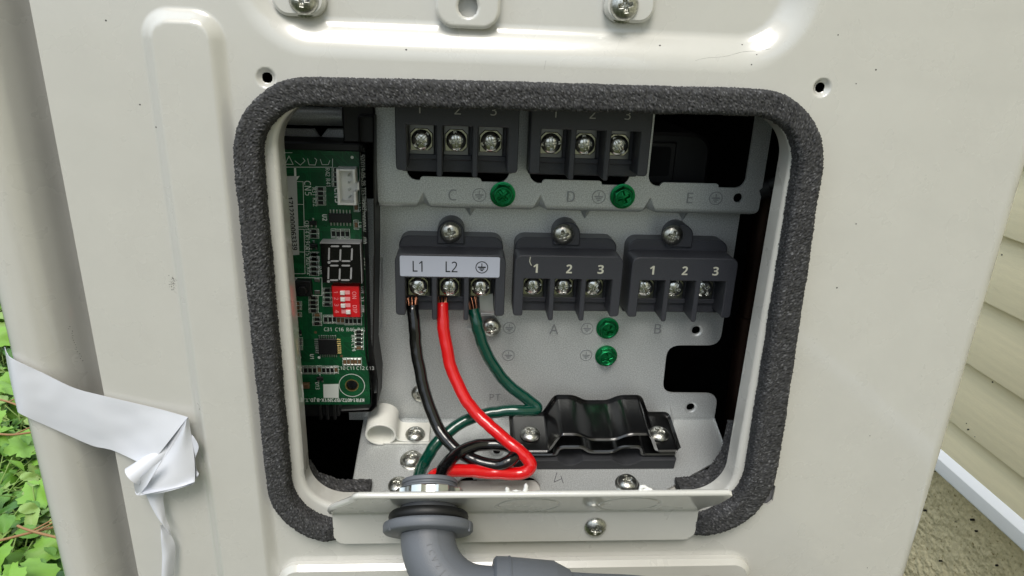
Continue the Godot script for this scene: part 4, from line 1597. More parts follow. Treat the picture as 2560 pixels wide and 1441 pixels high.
	# transistors and diodes: a dark body between bright leads
	for p in [Vector2(-87.5, 15.0), Vector2(-87.8, 5.4), Vector2(-96.9, -33.5), Vector2(-97.7, -44.3), Vector2(-88.9, -56.0)]:
		mb = MB.new()
		box(mb, at(p.x, p.y, BZ), Vector3(-1.4, -0.8, 0), Vector3(1.4, 0.8, 1.2), 0.2)
		var tr_ := obj("transistor", mb, M.chip, b)
		for q in [Vector2(0, 1.5), Vector2(-0.9, -1.4), Vector2(0.9, -1.4)]:
			mb = MB.new()
			box(mb, at(p.x + q.x, p.y + q.y, BZ), Vector3(-0.35, -0.5, 0), Vector3(0.35, 0.5, 0.5), 0.15)
			obj("lead", mb, M.solder, tr_)
	mb = MB.new()
	var bc := Vector2(-96.1, -59.4)
	box(mb, at(bc.x, bc.y, BZ), Vector3(-2.4, -1.3, 0), Vector3(2.4, 1.3, 1.5), 0.3)
	obj("capacitor", mb, M.capac, b)
	for q in [[Vector2(-89.6, -33.9), M.capac], [Vector2(-79.1, -45.1), M.capac], [Vector2(-88.8, -45.9), M.silk], [Vector2(-70.7, 42.0), M.solder]]:
		mb = MB.new()
		var p: Vector2 = q[0]
		lathe(mb, PackedVector2Array([Vector2(0.62, 0), Vector2(0.6, 0.06), Vector2(0.0, 0.06)]), at(p.x, p.y, BZ), 16)
		obj("test_point", mb, q[1], b)
	# black plastic frame that grips the board's right edge and foot
	var f := thing("board_frame", "black plastic frame gripping the right edge and foot of the circuit board", "frame", Vector3(-70, -72, -50))
	mb = MB.new()
	var poly := PackedVector2Array([Vector2(-67.4, 58.6), Vector2(-61.1, 58.8), Vector2(-62.3, 6.0), Vector2(-64.5, -41.1), Vector2(-63.0, -55.7), Vector2(-63.8, -68.3), Vector2(-66.2, -71.1), Vector2(-80.3, -71.4), Vector2(-80.2, -69.9), Vector2(-67.5, -69.1), Vector2(-66.4, -66.7), Vector2(-66.2, -57.6), Vector2(-68.1, -43.0), Vector2(-67.6, 2.4), Vector2(-67.4, 41.8)])
	extrude(mb, round_poly(poly, 0.8, 3), ID, -56.0, -38.0, 0.5)
	obj("frame_rail", mb, M.black, f)
	mb = MB.new()
	box(mb, ID, Vector3(-104, -77.5, -57), Vector3(-82, -70.2, -45), 0.6)
	for k in 3:
		box(mb, ID, Vector3(-91.0 + k * 3.2, -78.0, -44.9), Vector3(-89.6 + k * 3.2, -70.0, -43.0), 0.3)
	obj("foot_clip", mb, M.black, f)
	mb = MB.new()
	box(mb, ID, Vector3(-112, 44.4, -58), Vector3(-66, 47.5, -41.0), 0.5)
	box(mb, ID, Vector3(-74, 47.6, -60), Vector3(-61.5, 66, -43.0), 0.6)
	obj("top_clip", mb, M.black, f)

func px_b2(cx: float, cy: float) -> Vector2:
	# places on the face of the display, 0.0496 mm to a unit
	var o := Vector2(-103.2, 5.8)
	var dx := Vector2(-87.3, 6.1)
	var dy := Vector2(-104.6, -11.4)
	return o + (dx - o) * (cx / 327.5) + (dy - o) * (cy / 327.5)

func segment(parent: Node, x0: float, x1: float, y0: float, y1: float, upright: bool, z: float) -> void:
	var mb := MB.new()
	var p := PackedVector2Array()
	if upright:
		var c := 7.0
		p = PackedVector2Array([px_b2(x0, y0 + c), px_b2((x0 + x1) / 2, y0), px_b2(x1, y0 + c), px_b2(x1, y1 - c), px_b2((x0 + x1) / 2, y1), px_b2(x0, y1 - c)])
	else:
		var c := 8.0
		p = PackedVector2Array([px_b2(x0, (y0 + y1) / 2), px_b2(x0 + c, y0), px_b2(x1 - c, y0), px_b2(x1, (y0 + y1) / 2), px_b2(x1 - c, y1), px_b2(x0 + c, y1)])
	extrude(mb, p, ID, z - 0.1, z + 0.04)
	obj("segment", mb, M.segment, parent)

func small_part(parent: Node, p: Vector2, upright: bool, cap: bool) -> void:
	var xf := at(p.x, p.y, BZ) * Transform3D(Basis(Vector3(0, 0, 1), PI / 2 if upright else 0.0), Vector3.ZERO)
	var mb := MB.new()
	box(mb, xf, Vector3(-1.05, -0.62, 0), Vector3(1.05, 0.62, 0.55), 0.1)
	var o := obj("capacitor" if cap else "resistor", mb, M.capac if cap else M.resist, parent)
	mb = MB.new()
	for s in [-1.0, 1.0]:
		box(mb, xf, Vector3(minf(s * 1.0, s * 1.6), -0.64, 0), Vector3(maxf(s * 1.0, s * 1.6), 0.64, 0.57), 0.12)
	obj("end_cap", mb, M.solder, o)
	mb = MB.new()
	var l := [Vector2(-1.95, -0.95), Vector2(1.95, -0.95), Vector2(1.95, 0.95), Vector2(-1.95, 0.95)]
	if upright:
		l = [Vector2(-0.95, -1.95), Vector2(0.95, -1.95), Vector2(0.95, 1.95), Vector2(-0.95, 1.95)]
	for i in 4: l[i] += p
	strip(mb, l, 0.16, BZ + 0.02, 0.03, true)
	obj("printed_box", mb, M.silk, o)

func chip(parent: Node, a: Vector2, c: Vector2, h: float, n: int, m: int) -> void:
	var mb := MB.new()
	box(mb, ID, Vector3(a.x, a.y, BZ + 0.15), Vector3(c.x, c.y, BZ + h), 0.2)
	lathe(mb, PackedVector2Array([Vector2(0.4, 0.0), Vector2(0.4, 0.02), Vector2(0.0, 0.02)]), at(a.x + 1.0, a.y + 1.0, BZ + h), 12)
	var o := obj("chip", mb, M.chip, parent)
	for s in [0, 1]:
		for k in n:
			var x := lerpf(a.x, c.x, (k + 0.5) / n)
			mb = MB.new()
			var l := 1.5
			var w := 0.27
			if s == 0: box(mb, ID, Vector3(x - w, c.y, BZ + 0.05), Vector3(x + w, c.y + l, BZ + 0.35), 0.08)
			else: box(mb, ID, Vector3(x - w, a.y - l, BZ + 0.05), Vector3(x + w, a.y, BZ + 0.35), 0.08)
			obj("pin", mb, M.solder, o)
		for k in m:
			var y := lerpf(a.y, c.y, (k + 0.5) / m)
			mb = MB.new()
			if s == 0: box(mb, ID, Vector3(c.x, y - 0.24, BZ + 0.05), Vector3(c.x + 1.7, y + 0.24, BZ + 0.35), 0.08)
			else: box(mb, ID, Vector3(a.x - 1.7, y - 0.24, BZ + 0.05), Vector3(a.x, y + 0.24, BZ + 0.35), 0.08)
			obj("pin", mb, M.gold if s == 0 else M.solder, o)

# ---------------------------------------------------------------- clamp and clip on the shelf
func along(line: Array, half: float) -> PackedVector2Array:
	# an open line of points made into a closed outline of even thickness
	var a := PackedVector2Array()
	var b := PackedVector2Array()
	for i in line.size():
		var d: Vector2 = (line[mini(i + 1, line.size() - 1)] - line[maxi(i - 1, 0)]).normalized()
		var nn := Vector2(-d.y, d.x) * half
		a.append(line[i] + nn)
		b.append(line[i] - nn)
	b.reverse()
	a.append_array(b)
	return a

func open_round(pts: Array, r: float, seg := 6) -> Array:
	var out := [pts[0]]
	for i in range(1, pts.size() - 1):
		var p: Vector2 = pts[i]
		var a: Vector2 = pts[i - 1] - p
		var b: Vector2 = pts[i + 1] - p
		var t := minf(r, 0.48 * minf(a.length(), b.length()))
		var p0 := p + a.normalized() * t
		var p1 := p + b.normalized() * t
		for j in seg + 1:
			var f := float(j) / seg
			out.append(p0.lerp(p, f).lerp(p.lerp(p1, f), f))
	out.append(pts[pts.size() - 1])
	return out

func build_clamp() -> void:
	var xl: float = Vector2(-2.8, -29.9).x
	var xr: float = Vector2(72.5, -29.3).x
	var h1a: float = Vector2(15.0, -23.6).x
	var h1b: float = Vector2(16.3, -27.8).x
	var h1c: float = Vector2(25.9, -27.8).x
	var va: float = Vector2(29.9, -29.5).x
	var vb: float = Vector2(43.3, -29.5).x
	var h2b: float = Vector2(47.1, -27.8).x
	var h2c: float = Vector2(57.9, -27.9).x
	var h2d: float = Vector2(59.7, -28.5).x
	var tf: float = Vector2(5.6, -29.7).y
	var tb: float = Vector2(7.3, -6.6).y
	var o := thing("cable_clamp", "black dipped two strap cable clamp screwed on a rubber block on the shelf", "cable clamp", SH * Vector3((xl + xr) / 2, (tf + tb) / 2, 0))
	var fr := Transform3D(Basis(SH.basis.x, SH.basis.z, -SH.basis.y), SH.origin)
	# frame: x right, y off the shelf, z outwards (z = -t)
	var mb := MB.new()
	var base := PackedVector2Array([Vector2(xl + 0.6, 0), Vector2(xr - 0.8, 0), Vector2(xr - 0.8, 6.2)])
	# shallow cable grooves in the top of the block
	for q in [[h2c - 2.0, h2b - 5.0], [h1c + 3.0, h1b + 1.0]]:
		var a: float = q[0]
		var b: float = q[1]
		base.append(Vector2(a, 6.2))
		for k in 7:
			var f := (k + 0.5) / 7.0
			base.append(Vector2(lerpf(a, b, f), 6.2 - 3.4 * sin(f * PI)))
		base.append(Vector2(b, 6.2))
	base.append(Vector2(xl + 0.6, 6.2))
	extrude(mb, base, fr, -tb + 1.5, -tf + 1.2, 0.4)
	obj("rubber_block", mb, M.rubber, o)
	var lowl := [Vector2(xl + 0.8, 7.2), Vector2(h1a + 1.5, 7.2), Vector2(h1b + 1.2, 12.6), Vector2(h1c + 2.4, 12.6), Vector2(va + 1.5, 9.4), Vector2(vb - 1.0, 9.4), Vector2(h2b - 1.5, 12.6), Vector2(h2c - 3.0, 12.6), Vector2(h2d - 4.0, 7.2), Vector2(xr - 1.0, 7.2)]
	mb = MB.new()
	extrude(mb, along(open_round(lowl, 3.6), 1.0), fr, -tb + 0.6, -tf - 0.4, 0.5, true, true)
	obj("lower_strap", mb, M.black_dip, o)
	# the upper strap: thick dip coating that rounds every bend and edge
	var top_h := func(x: float) -> float:
		var h := 10.8 + 11.0 * (smoothstep(h1a - 1.0, h1b + 0.6, x) - smoothstep(h2c - 0.6, h2d + 1.6, x))
		return h - 3.4 * (smoothstep(h1c - 1.5, va + 2.0, x) - smoothstep(vb - 2.0, h2b + 1.5, x))
	var heights := PackedFloat32Array()
	for i in 801:
		var sum := 0.0
		for k in range(-4, 5):
			sum += top_h.call(lerpf(xl - 2.0, xr + 2.0, i / 800.0) + k * 0.5)
		heights.append(sum / 9.0)
	var soft_h := func(x: float) -> float:
		var f := clampf((x - xl + 2.0) / (xr - xl + 4.0) * 800.0, 0.0, 799.0)
		return lerpf(heights[int(f)], heights[int(f) + 1], f - int(f))
	var strap_pos := func(u: float, v: float) -> Vector3:
		var edge := minf(-tf - v, minf(u - xl, xr - u))
		var k := clampf(1.0 - edge / 1.6, 0.0, 1.0)
		return fr * Vector3(u, soft_h.call(u) - 1.0 * (1.0 - sqrt(maxf(0.0, 1.0 - k * k * 0.96))), v)
	var strap_sd := func(u: float, v: float) -> float:
		return -sd_rrect(u, v, (xl + xr) / 2, -(tb + tf) / 2, (xr - xl) / 2, (tb - tf) / 2, 2.2)
	raw("upper_strap", sheet(lines(xl - 0.5, xr + 0.5, 0.5, [h1a, h2d, h1b, h2c], 0.25, 4.0), lines(-tb - 0.5, -tf + 0.5, 0.4), strap_sd, strap_pos, 1.5, off_of(o), 0.08), M.black_dip, o)
	# natural nylon cable clip: a loop with its tail under a screw
	var cx: float = Vector2(-62.8, -14.6).x
	o = thing("cable_clip", "milky white nylon cable clip looped at the left end of the shelf", "cable clip", SH * Vector3(cx, -10, 0))
	var ln := []
	for k in 27:
		var a := -PI / 2 + 0.15 - (TAU - 0.55) * k / 26.0
		ln.append(Vector2(cx + 6.6 * cos(a), 7.2 + 6.3 * sin(a)))
	ln.reverse()
	var tail := [Vector2(cx + 8.0, 1.9), Vector2(cx + 21.5, 1.2)]
	mb = MB.new()
	extrude(mb, along(ln, 0.55), fr, 2.6, 16.5, 0.25, true, true)
	extrude(mb, along(open_round([Vector2(cx - 0.4, 0.75), Vector2(cx + 7.0, 0.7), Vector2(cx + 22.0, 0.7)], 2.0), 0.55), fr, 3.6, 15.8, 0.25, true, true)
	obj("nylon_loop", mb, M.nylon, o)
	mb = MB.new()
	extrude(mb, along(open_round([Vector2(cx + 6.4, 6.0), Vector2(cx + 7.4, 2.6), Vector2(cx + 10.5, 1.85), Vector2(cx + 21.8, 1.8)], 2.0), 0.5), fr, 3.8, 15.6, 0.25, true, true)
	obj("nylon_tail", mb, M.nylon, o)

# ---------------------------------------------------------------- slanted cream bracket, connector and conduit
func bracket_pos(u: float, v: float) -> Vector3:
	# v < 0 down the flange on the panel, v > 0 up the slanted plate
	var r := 3.0
	var ang := 0.7156
	var l := r * ang
	if v < -l / 2:
		return Vector3(u, -93.2 + (v + l / 2), 5.0)
	if v < l / 2:
		var a := (v + l / 2) / r
		return Vector3(u, -93.2 + r * sin(a), 5.0 + r - r * cos(a))
	var p := Vector3(u, -93.2 + r * sin(ang), 5.0 + r - r * cos(ang)) + KF.basis.y * (v - l / 2)
	for c in [Vector2(0.5, 13.6), Vector2(40.0, 13.6)]:
		var d := absf(Vector2(u, v).distance_to(c) - 12.0)
		p -= KF.basis.z * 0.45 * sstep(0.7, 0.1, d)
	return p

func bracket_sdf(x: float, v: float) -> float:
	var d := -sd_rrect(x, v, -2.2, 10.0, 74.6, 24.6, 4.5)
	if v > 2.0:
		var left: float = -76.8 + 13.0 * sstep(4.0, 30.0, v)
		d = minf(minf(x - left, 76.8 - x - 4.4 * sstep(14.0, 2.0, v)), 30.0 - v)
		d = minf(d, -sd_rrect(x, v, 0.0, 0.0, 76.8, 30.0, 3.2) if x > 0.0 else d)
	# clearance hole of the connector
	d = minf(d, Vector2(x, v).distance_to(Vector2(-38.0, 12.0)) - 11.0)
	return d

func build_bracket_and_conduit() -> void:
	var o := thing("conduit_bracket", "cream sloping bracket across the foot of the opening that carries the conduit", "bracket", Vector3(-1, -107, 4))
	raw("sloping_plate", sheet(lines(-78.0, 77.5, 1.0, [0.5, 40.0], 0.45, 13.5), lines(-16.0, 30.5, 0.8, [13.6], 0.45, 14.5), bracket_sdf, bracket_pos, 1.5, off_of(o), 0.05), M.paint, o)
	var mb := MB.new()
	# rounded upper lip
	var lp := []
	for k in 10:
		var v := lerpf(2.2, 28.6, k / 9.0)
		lp.append(bracket_pos(-76.8 + 13.0 * sstep(4.0, 30.0, v), v) - KF.basis.z * 0.75)
	for k in 24:
		lp.append(bracket_pos(lerpf(-62.4, 74.5, k / 23.0), 29.95) - KF.basis.z * 0.75)
	tube(mb, lp, 1.3, 12)
	obj("lip", mb, M.paint, o)
	mb = MB.new()
	extrude(mb, rrect(-78.5, -62.0, 84.5, -35.2, [0, 0, 11.0, 11.0], 10), SH * at(0, 0, -1.4), -1.2, 0.0, 0.5)
	obj("inner_ledge", mb, M.paint, o)
	# shreds of paint and steel left by a broken out knockout
	mb = MB.new()
	for p in [[Vector3(-9.0, 29.6, -0.8), Vector3(-8.7, 30.6, -2.0), Vector3(-9.2, 31.3, -3.0)], [Vector3(-10.5, 29.4, -0.8), Vector3(-5.5, 30.0, -1.5), Vector3(-2.5, 29.7, -1.0)], [Vector3(-2.8, 29.6, -1.0), Vector3(-1.9, 30.8, -2.6), Vector3(-2.0, 31.8, -4.2)], [Vector3(41.0, 29.6, -0.9), Vector3(43.6, 30.4, -2.2), Vector3(45.8, 29.8, -1.2)], [Vector3(41.0, 29.6, -1.0), Vector3(41.4, 31.0, -2.8), Vector3(43.4, 30.8, -2.6)]]:
		tube(mb, catmull(p.map(func(q): return KF * q), 5), [0.5, 0.9, 1.0, 0.8, 0.9, 1.0, 0.75, 0.9, 0.8, 0.55, 0.3], 6)
	obj("metal_burr", mb, M.white, o)
	# liquid tight connector
	var ax := KF * at(-38.0, 12.0, 0.9)
	var c := thing("conduit_connector", "grey plastic elbow connector through the sloping bracket with black gasket and steel locknut", "conduit fitting", ax.origin)
	mb = MB.new()
	lathe(mb, PackedVector2Array([Vector2(9.0, 3.0), Vector2(9.0, -10.6), Vector2(9.4, -11.0), Vector2(10.5, -11.0), Vector2(10.9, -10.6), Vector2(10.9, -9.4), Vector2(10.4, -9.1), Vector2(10.4, -8.5), Vector2(11.4, -7.9), Vector2(11.4, -7.4), Vector2(10.4, -6.8), Vector2(10.4, -5.6), Vector2(11.3, -4.8), Vector2(11.3, -4.2), Vector2(10.5, -3.2), Vector2(10.5, 5.0)]), ax, 56)
	obj("threaded_collar", mb, M.conduit, c)
	mb = MB.new()
	var nut := PackedVector2Array()
	for k in 64:
		var t := k % 8
		var r := 13.3 if t < 4 else 12.2
		nut.append(Vector2.from_angle(TAU * (k + 2.0) / 64) * r)
	extrude(mb, nut, ax, -7.0, -3.2, 0.3, true, true)
	obj("locknut", mb, M.solder, c)
	mb = MB.new()
	lathe(mb, PackedVector2Array([Vector2(10.5, 1.0), Vector2(14.2, 1.0), Vector2(15.0, 1.8), Vector2(15.3, 3.0), Vector2(15.0, 4.2), Vector2(14.0, 5.2), Vector2(10.5, 5.2)]), ax, 56)
	obj("gasket", mb, M.black, c)
	mb = MB.new()
	lathe(mb, PackedVector2Array([Vector2(9.0, 5.0), Vector2(16.2, 5.0), Vector2(16.9, 5.4), Vector2(17.1, 6.0), Vector2(17.0, 8.3), Vector2(16.4, 8.9), Vector2(9.0, 9.1)]), ax, 64)
	for a in [0.4, 2.5, 4.6]:
		box(mb, ax * Transform3D(Basis(Vector3(0, 0, 1), a), Vector3.ZERO), Vector3(16.5, -0.2, 5.6), Vector3(17.25, 0.2, 9.3), 0.1)
	obj("flange", mb, M.conduit, c)
	# elbow: quarter bend towards the right
	var R := 21.0
	var p0 := ax * Vector3(0, 0, 9.0)
	var ad := KF.basis.z
	var xd := Vector3(0.985, 0.04, -0.10).normalized()
	xd = (xd - ad * xd.dot(ad)).normalized()
	var nd := ad.cross(xd)
	var path := []
	for k in 25:
		var th := PI / 2 * k / 24.0 * 0.97
		path.append(p0 + ad * R * sin(th) + xd * R * (1.0 - cos(th)))
	var last: Vector3 = path[24]
	var td: Vector3 = (path[24] - path[23]).normalized()
	for k in 4: path.append(last + td * 4.5 * (k + 1))
	mb = MB.new()
	var rr := []
	for k in path.size(): rr.append(10.3 - 0.5 * k / 24.0)
	tube(mb, path, rr, 40, false)
	# raised band with moulded lettering between two seams
	for k in path.size() - 1:
		var q := []
		for w in [k, k + 1]:
			var t: Vector3 = (path[mini(w + 1, path.size() - 1)] - path[maxi(w - 1, 0)]).normalized()
			var s := t.cross(nd).normalized()
			for b in [-0.36, -0.33, -0.16, 0.0, 0.16, 0.33, 0.36]:
				var rad: float = rr[w] + (0.5 if absf(b) < 0.35 else -0.15)
				var dir := nd * cos(b) + s * sin(b)
				q.append([path[w] + dir * rad, dir])
		for b in 6:
			mb.quad(q[b][0], q[b + 1][0], q[b + 8][0], q[b + 7][0], q[b][1], q[b + 1][1], q[b + 8][1], q[b + 7][1])
	obj("elbow", mb, M.conduit, c)
	var word := "ICV2|1880 C"
	for k in word.length():
		if word[k] == " ":
			continue
		var w := 4 + k * 2
		if w >= path.size() - 1:
			break
		var t: Vector3 = (path[w + 1] - path[w - 1]).normalized()
		text("raised_letter", word[k], 2.0, Transform3D(Basis(t, nd.cross(t), nd), path[w] + nd * (rr[w] + 0.55)), M.conduit, c, 0.5, 400)
	# wide collar on the conduit's end
	var tz := td
	var tx := tz.cross(Vector3.UP).normalized()
	var cf := Transform3D(Basis(tx, tz.cross(tx), tz), last + td * 3.5)
	mb = MB.new()
	lathe(mb, PackedVector2Array([Vector2(9.0, 0.6), Vector2(12.2, 0.4), Vector2(13.3, 1.2), Vector2(13.5, 5.8), Vector2(13.75, 5.9), Vector2(13.75, 6.4), Vector2(13.4, 6.6), Vector2(13.2, 23.0), Vector2(12.8, 23.6), Vector2(10.6, 29.0), Vector2(9.4, 29.3)]), cf, 56)
	obj("collar", mb, M.conduit, c)
	var pipe := thing("flexible_conduit", "grey flexible conduit leading right from the elbow connector's collar", "conduit", cf * Vector3(0, 0, 30))
	mb = MB.new()
	var e0 := cf * Vector3(0, 0, 24.0)
	var cp := catmull([e0, e0 + td * 12, e0 + td * 34 + Vector3(0, 0.6, 0), e0 + td * 62 + Vector3(0, -3.0, -1), e0 + td * 90 + Vector3(0, -18, -3), e0 + td * 112 + Vector3(0, -64, -5), e0 + td * 122 + Vector3(0, -140, -6), e0 + td * 122 + Vector3(0, -300, -6)], 16)
	tube(mb, cp, 9.7, 36, false)
	obj("outer_jacket", mb, M.conduit, pipe)

# ---------------------------------------------------------------- wires
func wire(called: String, label: String, m: Material, pts: Array, r: float, strand_to: Vector3) -> void:
	var o := thing(called, label, "wire", pts[0])
	var mb := MB.new()
	var path := catmull(pts, 14)
	# small uneven bends
	var wob := FastNoiseLite.new()
	wob.seed = int(pts[0].x * 10.0) + 900
	wob.frequency = 0.07
	for k in range(6, path.size()):
		var p: Vector3 = path[k]
		path[k] = p + Vector3(wob.get_noise_3d(p.x, p.y, p.z), wob.get_noise_3d(p.x + 300, p.y, p.z), wob.get_noise_3d(p.x, p.y + 300, p.z)) * 0.55
	tube(mb, path, r, 20)
	obj("insulation", mb, m, o)
	for k in 9:
		mb = MB.new()
		var a := TAU * k / 8.0
		var d: Vector3 = (path[0] - path[3]).normalized()
		var s := d.cross(Vector3(0, 0, 1)).normalized()
		var f := Vector3(0, 0, 1)
		var off := s * cos(a) * r * 0.62 + f * sin(a) * r * 0.5 if k < 8 else Vector3.ZERO
		var b: Vector3 = path[0] - d * 1.5 + off
		var e := strand_to + s * cos(a) * 2.1 + f * sin(a) * 0.6 if k < 8 else strand_to
		tube(mb, catmull([b, b.lerp(e, 0.5) + s * rng.randf_range(-0.25, 0.25) + f * 0.3, e], 4), 0.48, 6)
		obj("copper_strand", mb, M.copper, o)

func build_wires() -> void:
	var p := [Vector3(-48.0, -21.9, -44.8), Vector3(-47.2, -27.7, -42.5), Vector3(-46.3, -38.0, -40.0), Vector3(-43.2, -55.0, -35.0), Vector3(-38.0, -69.5, -29.0), Vector3(-30.8, -77.2, -22.0), Vector3(-21.3, -81.1, -16.0), Vector3(-11.9, -81.9, -13.0), Vector3(-5.7, -79.9, -13.0), Vector3(-2.9, -78.6, -17.0), Vector3(-7.1, -77.4, -21.0), Vector3(-17.0, -77.0, -21.0), Vector3(-26.4, -77.4, -16.0), Vector3(-31.7, -78.0, -9.0), Vector3(-34.4, -79.6, -3.0), Vector3(-35.4, -81.8, 5.0), Vector3(-35.9, -84.2, 13.0)]
	wire("black_wire", "glossy black supply wire on terminal L1 that makes a loop above the connector", M.wire_black, p, 2.65, Vector3(-48.3, -18.8, -46.5))
	p = [Vector3(-35.2, -20.6, -44.8), Vector3(-34.8, -25.7, -42.5), Vector3(-34.0, -33.1, -40.0), Vector3(-30.8, -47.6, -36.0), Vector3(-24.0, -60.1, -30.0), Vector3(-14.5, -68.4, -24.0), Vector3(-4.2, -75.2, -18.0), Vector3(2.3, -79.9, -15.0), Vector3(3.8, -82.9, -13.0), Vector3(-0.7, -85.6, -12.5), Vector3(-11.0, -85.0, -12.0), Vector3(-23.0, -83.2, -11.0), Vector3(-31.3, -81.9, -9.0), Vector3(-36.8, -80.4, -3.0), Vector3(-39.2, -81.8, 5.0), Vector3(-39.0, -84.1, 13.0)]
	wire("red_wire", "glossy red supply wire on terminal L2 sweeping across the shelf", M.wire_red, p, 2.75, Vector3(-35.3, -18.7, -46.5))
	p = [Vector3(-21.4, -23.5, -44.8), Vector3(-20.3, -28.4, -42.5), Vector3(-18.0, -36.3, -41.0), Vector3(-11.7, -49.5, -40.0), Vector3(-2.8, -59.4, -39.0), Vector3(5.4, -65.7, -38.0), Vector3(8.0, -68.0, -37.0), Vector3(5.0, -68.7, -36.0), Vector3(-5.2, -68.5, -35.0), Vector3(-16.9, -69.8, -34.0), Vector3(-28.4, -73.3, -30.0), Vector3(-37.0, -79.1, -25.0), Vector3(-41.7, -83.2, -16.0), Vector3(-43.6, -84.0, -6.0), Vector3(-43.3, -83.6, 4.0), Vector3(-41.5, -84.1, 13.0)]
	wire("green_wire", "dark green earth wire from the third supply terminal, doubled back beside the clamp", M.wire_green, p, 2.65, Vector3(-22.5, -18.5, -46.5))

# ---------------------------------------------------------------- screws
func screw(label: String, kind: int, xf: Transform3D, group: String) -> void:
	var o := thing("hex_screw" if kind == 2 else "pan_head_screw", label, "screw", xf.origin, group)
	var t := xf * Transform3D(Basis(Vector3(0, 0, 1), rng.randf() * TAU), Vector3.ZERO)
	if kind == 2:
		t.basis = t.basis.scaled(Vector3.ONE * 1.02)
	put("head", screw_hex if kind == 2 else screw_pan, M.green_screw if kind == 2 else M.screw, o, t)
	var mb := MB.new()
	if kind == 2:
		lathe(mb, PackedVector2Array([Vector2(4.9, -0.9), Vector2(5.3, -0.7), Vector2(5.3, -0.1), Vector2(4.6, 0.05)]), xf, 32)
		obj("washer", mb, M.green_screw, o)
	elif kind == 1:
		lathe(mb, PackedVector2Array([Vector2(5.3, -1.2), Vector2(5.4, -0.9), Vector2(5.4, -0.35), Vector2(5.1, -0.1), Vector2(4.0, 0.05)]), xf, 32)
		obj("washer", mb, M.screw, o)

func on(p: Vector2, z: float) -> Transform3D:
	return at(p.x, p.y, z)

func build_screws() -> void:
	var gb := "pan head screws holding the terminal blocks"
	screw("pan head screw in the top ear of the labelled L1 L2 block", 0, on(Vector2(-31.8, 10.7), -47.5), gb)
	screw("pan head screw in the top ear of the block above stamped A", 0, on(Vector2(16.4, 10.8), -47.5), gb)
	screw("pan head screw in the top ear of the block above stamped B", 0, on(Vector2(64.1, 11.4), -47.5), gb)
	var gs := "pan head screws on the steel plate and shelf"
	screw("steel screw clamping the plated earth strap, half behind the green wire", 0, on(Vector2(-13.0, -36.3), -55.4), gs)
	screw("steel screw on the upright plate half behind the black wire", 0, on(Vector2(-45.6, -71.5), -57.0), gs)
	var q := Vector2(-47.6, -12.1)
	screw("steel screw through the tail of the white nylon clip", 0, SH * at(q.x, q.y, 2.4), gs)
	q = Vector2(-48.2, -25.5)
	screw("steel screw on the shelf between the nylon clip and the connector", 1, SH * at(q.x, q.y, 1.0), gs)
	q = Vector2(-53.0, -39.7)
	screw("steel screw at the front left of the shelf, partly behind the grey connector", 0, SH * at(q.x, q.y, 0.2), gs)
	q = Vector2(48.1, -39.7)
	screw("steel screw at the front right of the shelf below the clamp", 1, SH * at(q.x, q.y, 1.0), gs)
	var gc := "pan head screws of the black cable clamp"
	q = Vector2(5.3, -19.9)
	screw("bright screw in the left tab of the black cable clamp", 0, SH * at(q.x, q.y, 10.6), gc)
	q = Vector2(65.4, -19.8)
	screw("bright screw in the right tab of the black cable clamp", 0, SH * at(q.x, q.y, 10.6), gc)
	screw("screw in the lower flange of the cream conduit bracket", 0, on(Vector2(29.7, -99.4), 4.9), "")
	var gl := "pan head screws of the service cover lugs"
	screw("washer head screw in the left cream lug at the top edge", 1, on(Vector2(-76.7, 97.2), -1.3), gl)
	screw("washer head screw in the right cream lug at the top edge", 1, on(Vector2(24.4, 99.4), -1.3), gl)
	screw("screw in the cream cover plate at the bottom edge", 0, on(Vector2(80.2, -130.0), 5.0), "")
	var gh := "green hexagon earth screws"
	screw("dark green earth screw right of the stamped C on the upper bracket", 2, on(Vector2(-10.2, 27.8), -45.1), gh)
	screw("green earth screw right of the stamped D on the upper bracket", 2, on(Vector2(40.3, 28.2), -45.1), gh)
	screw("green earth screw on the lower plate between stamped A and B", 2, on(Vector2(41.6, -36.8), -56.1), gh)
	screw("lowest green earth screw, alone under the A and B row", 2, on(Vector2(42.2, -51.1), -56.1), gh)

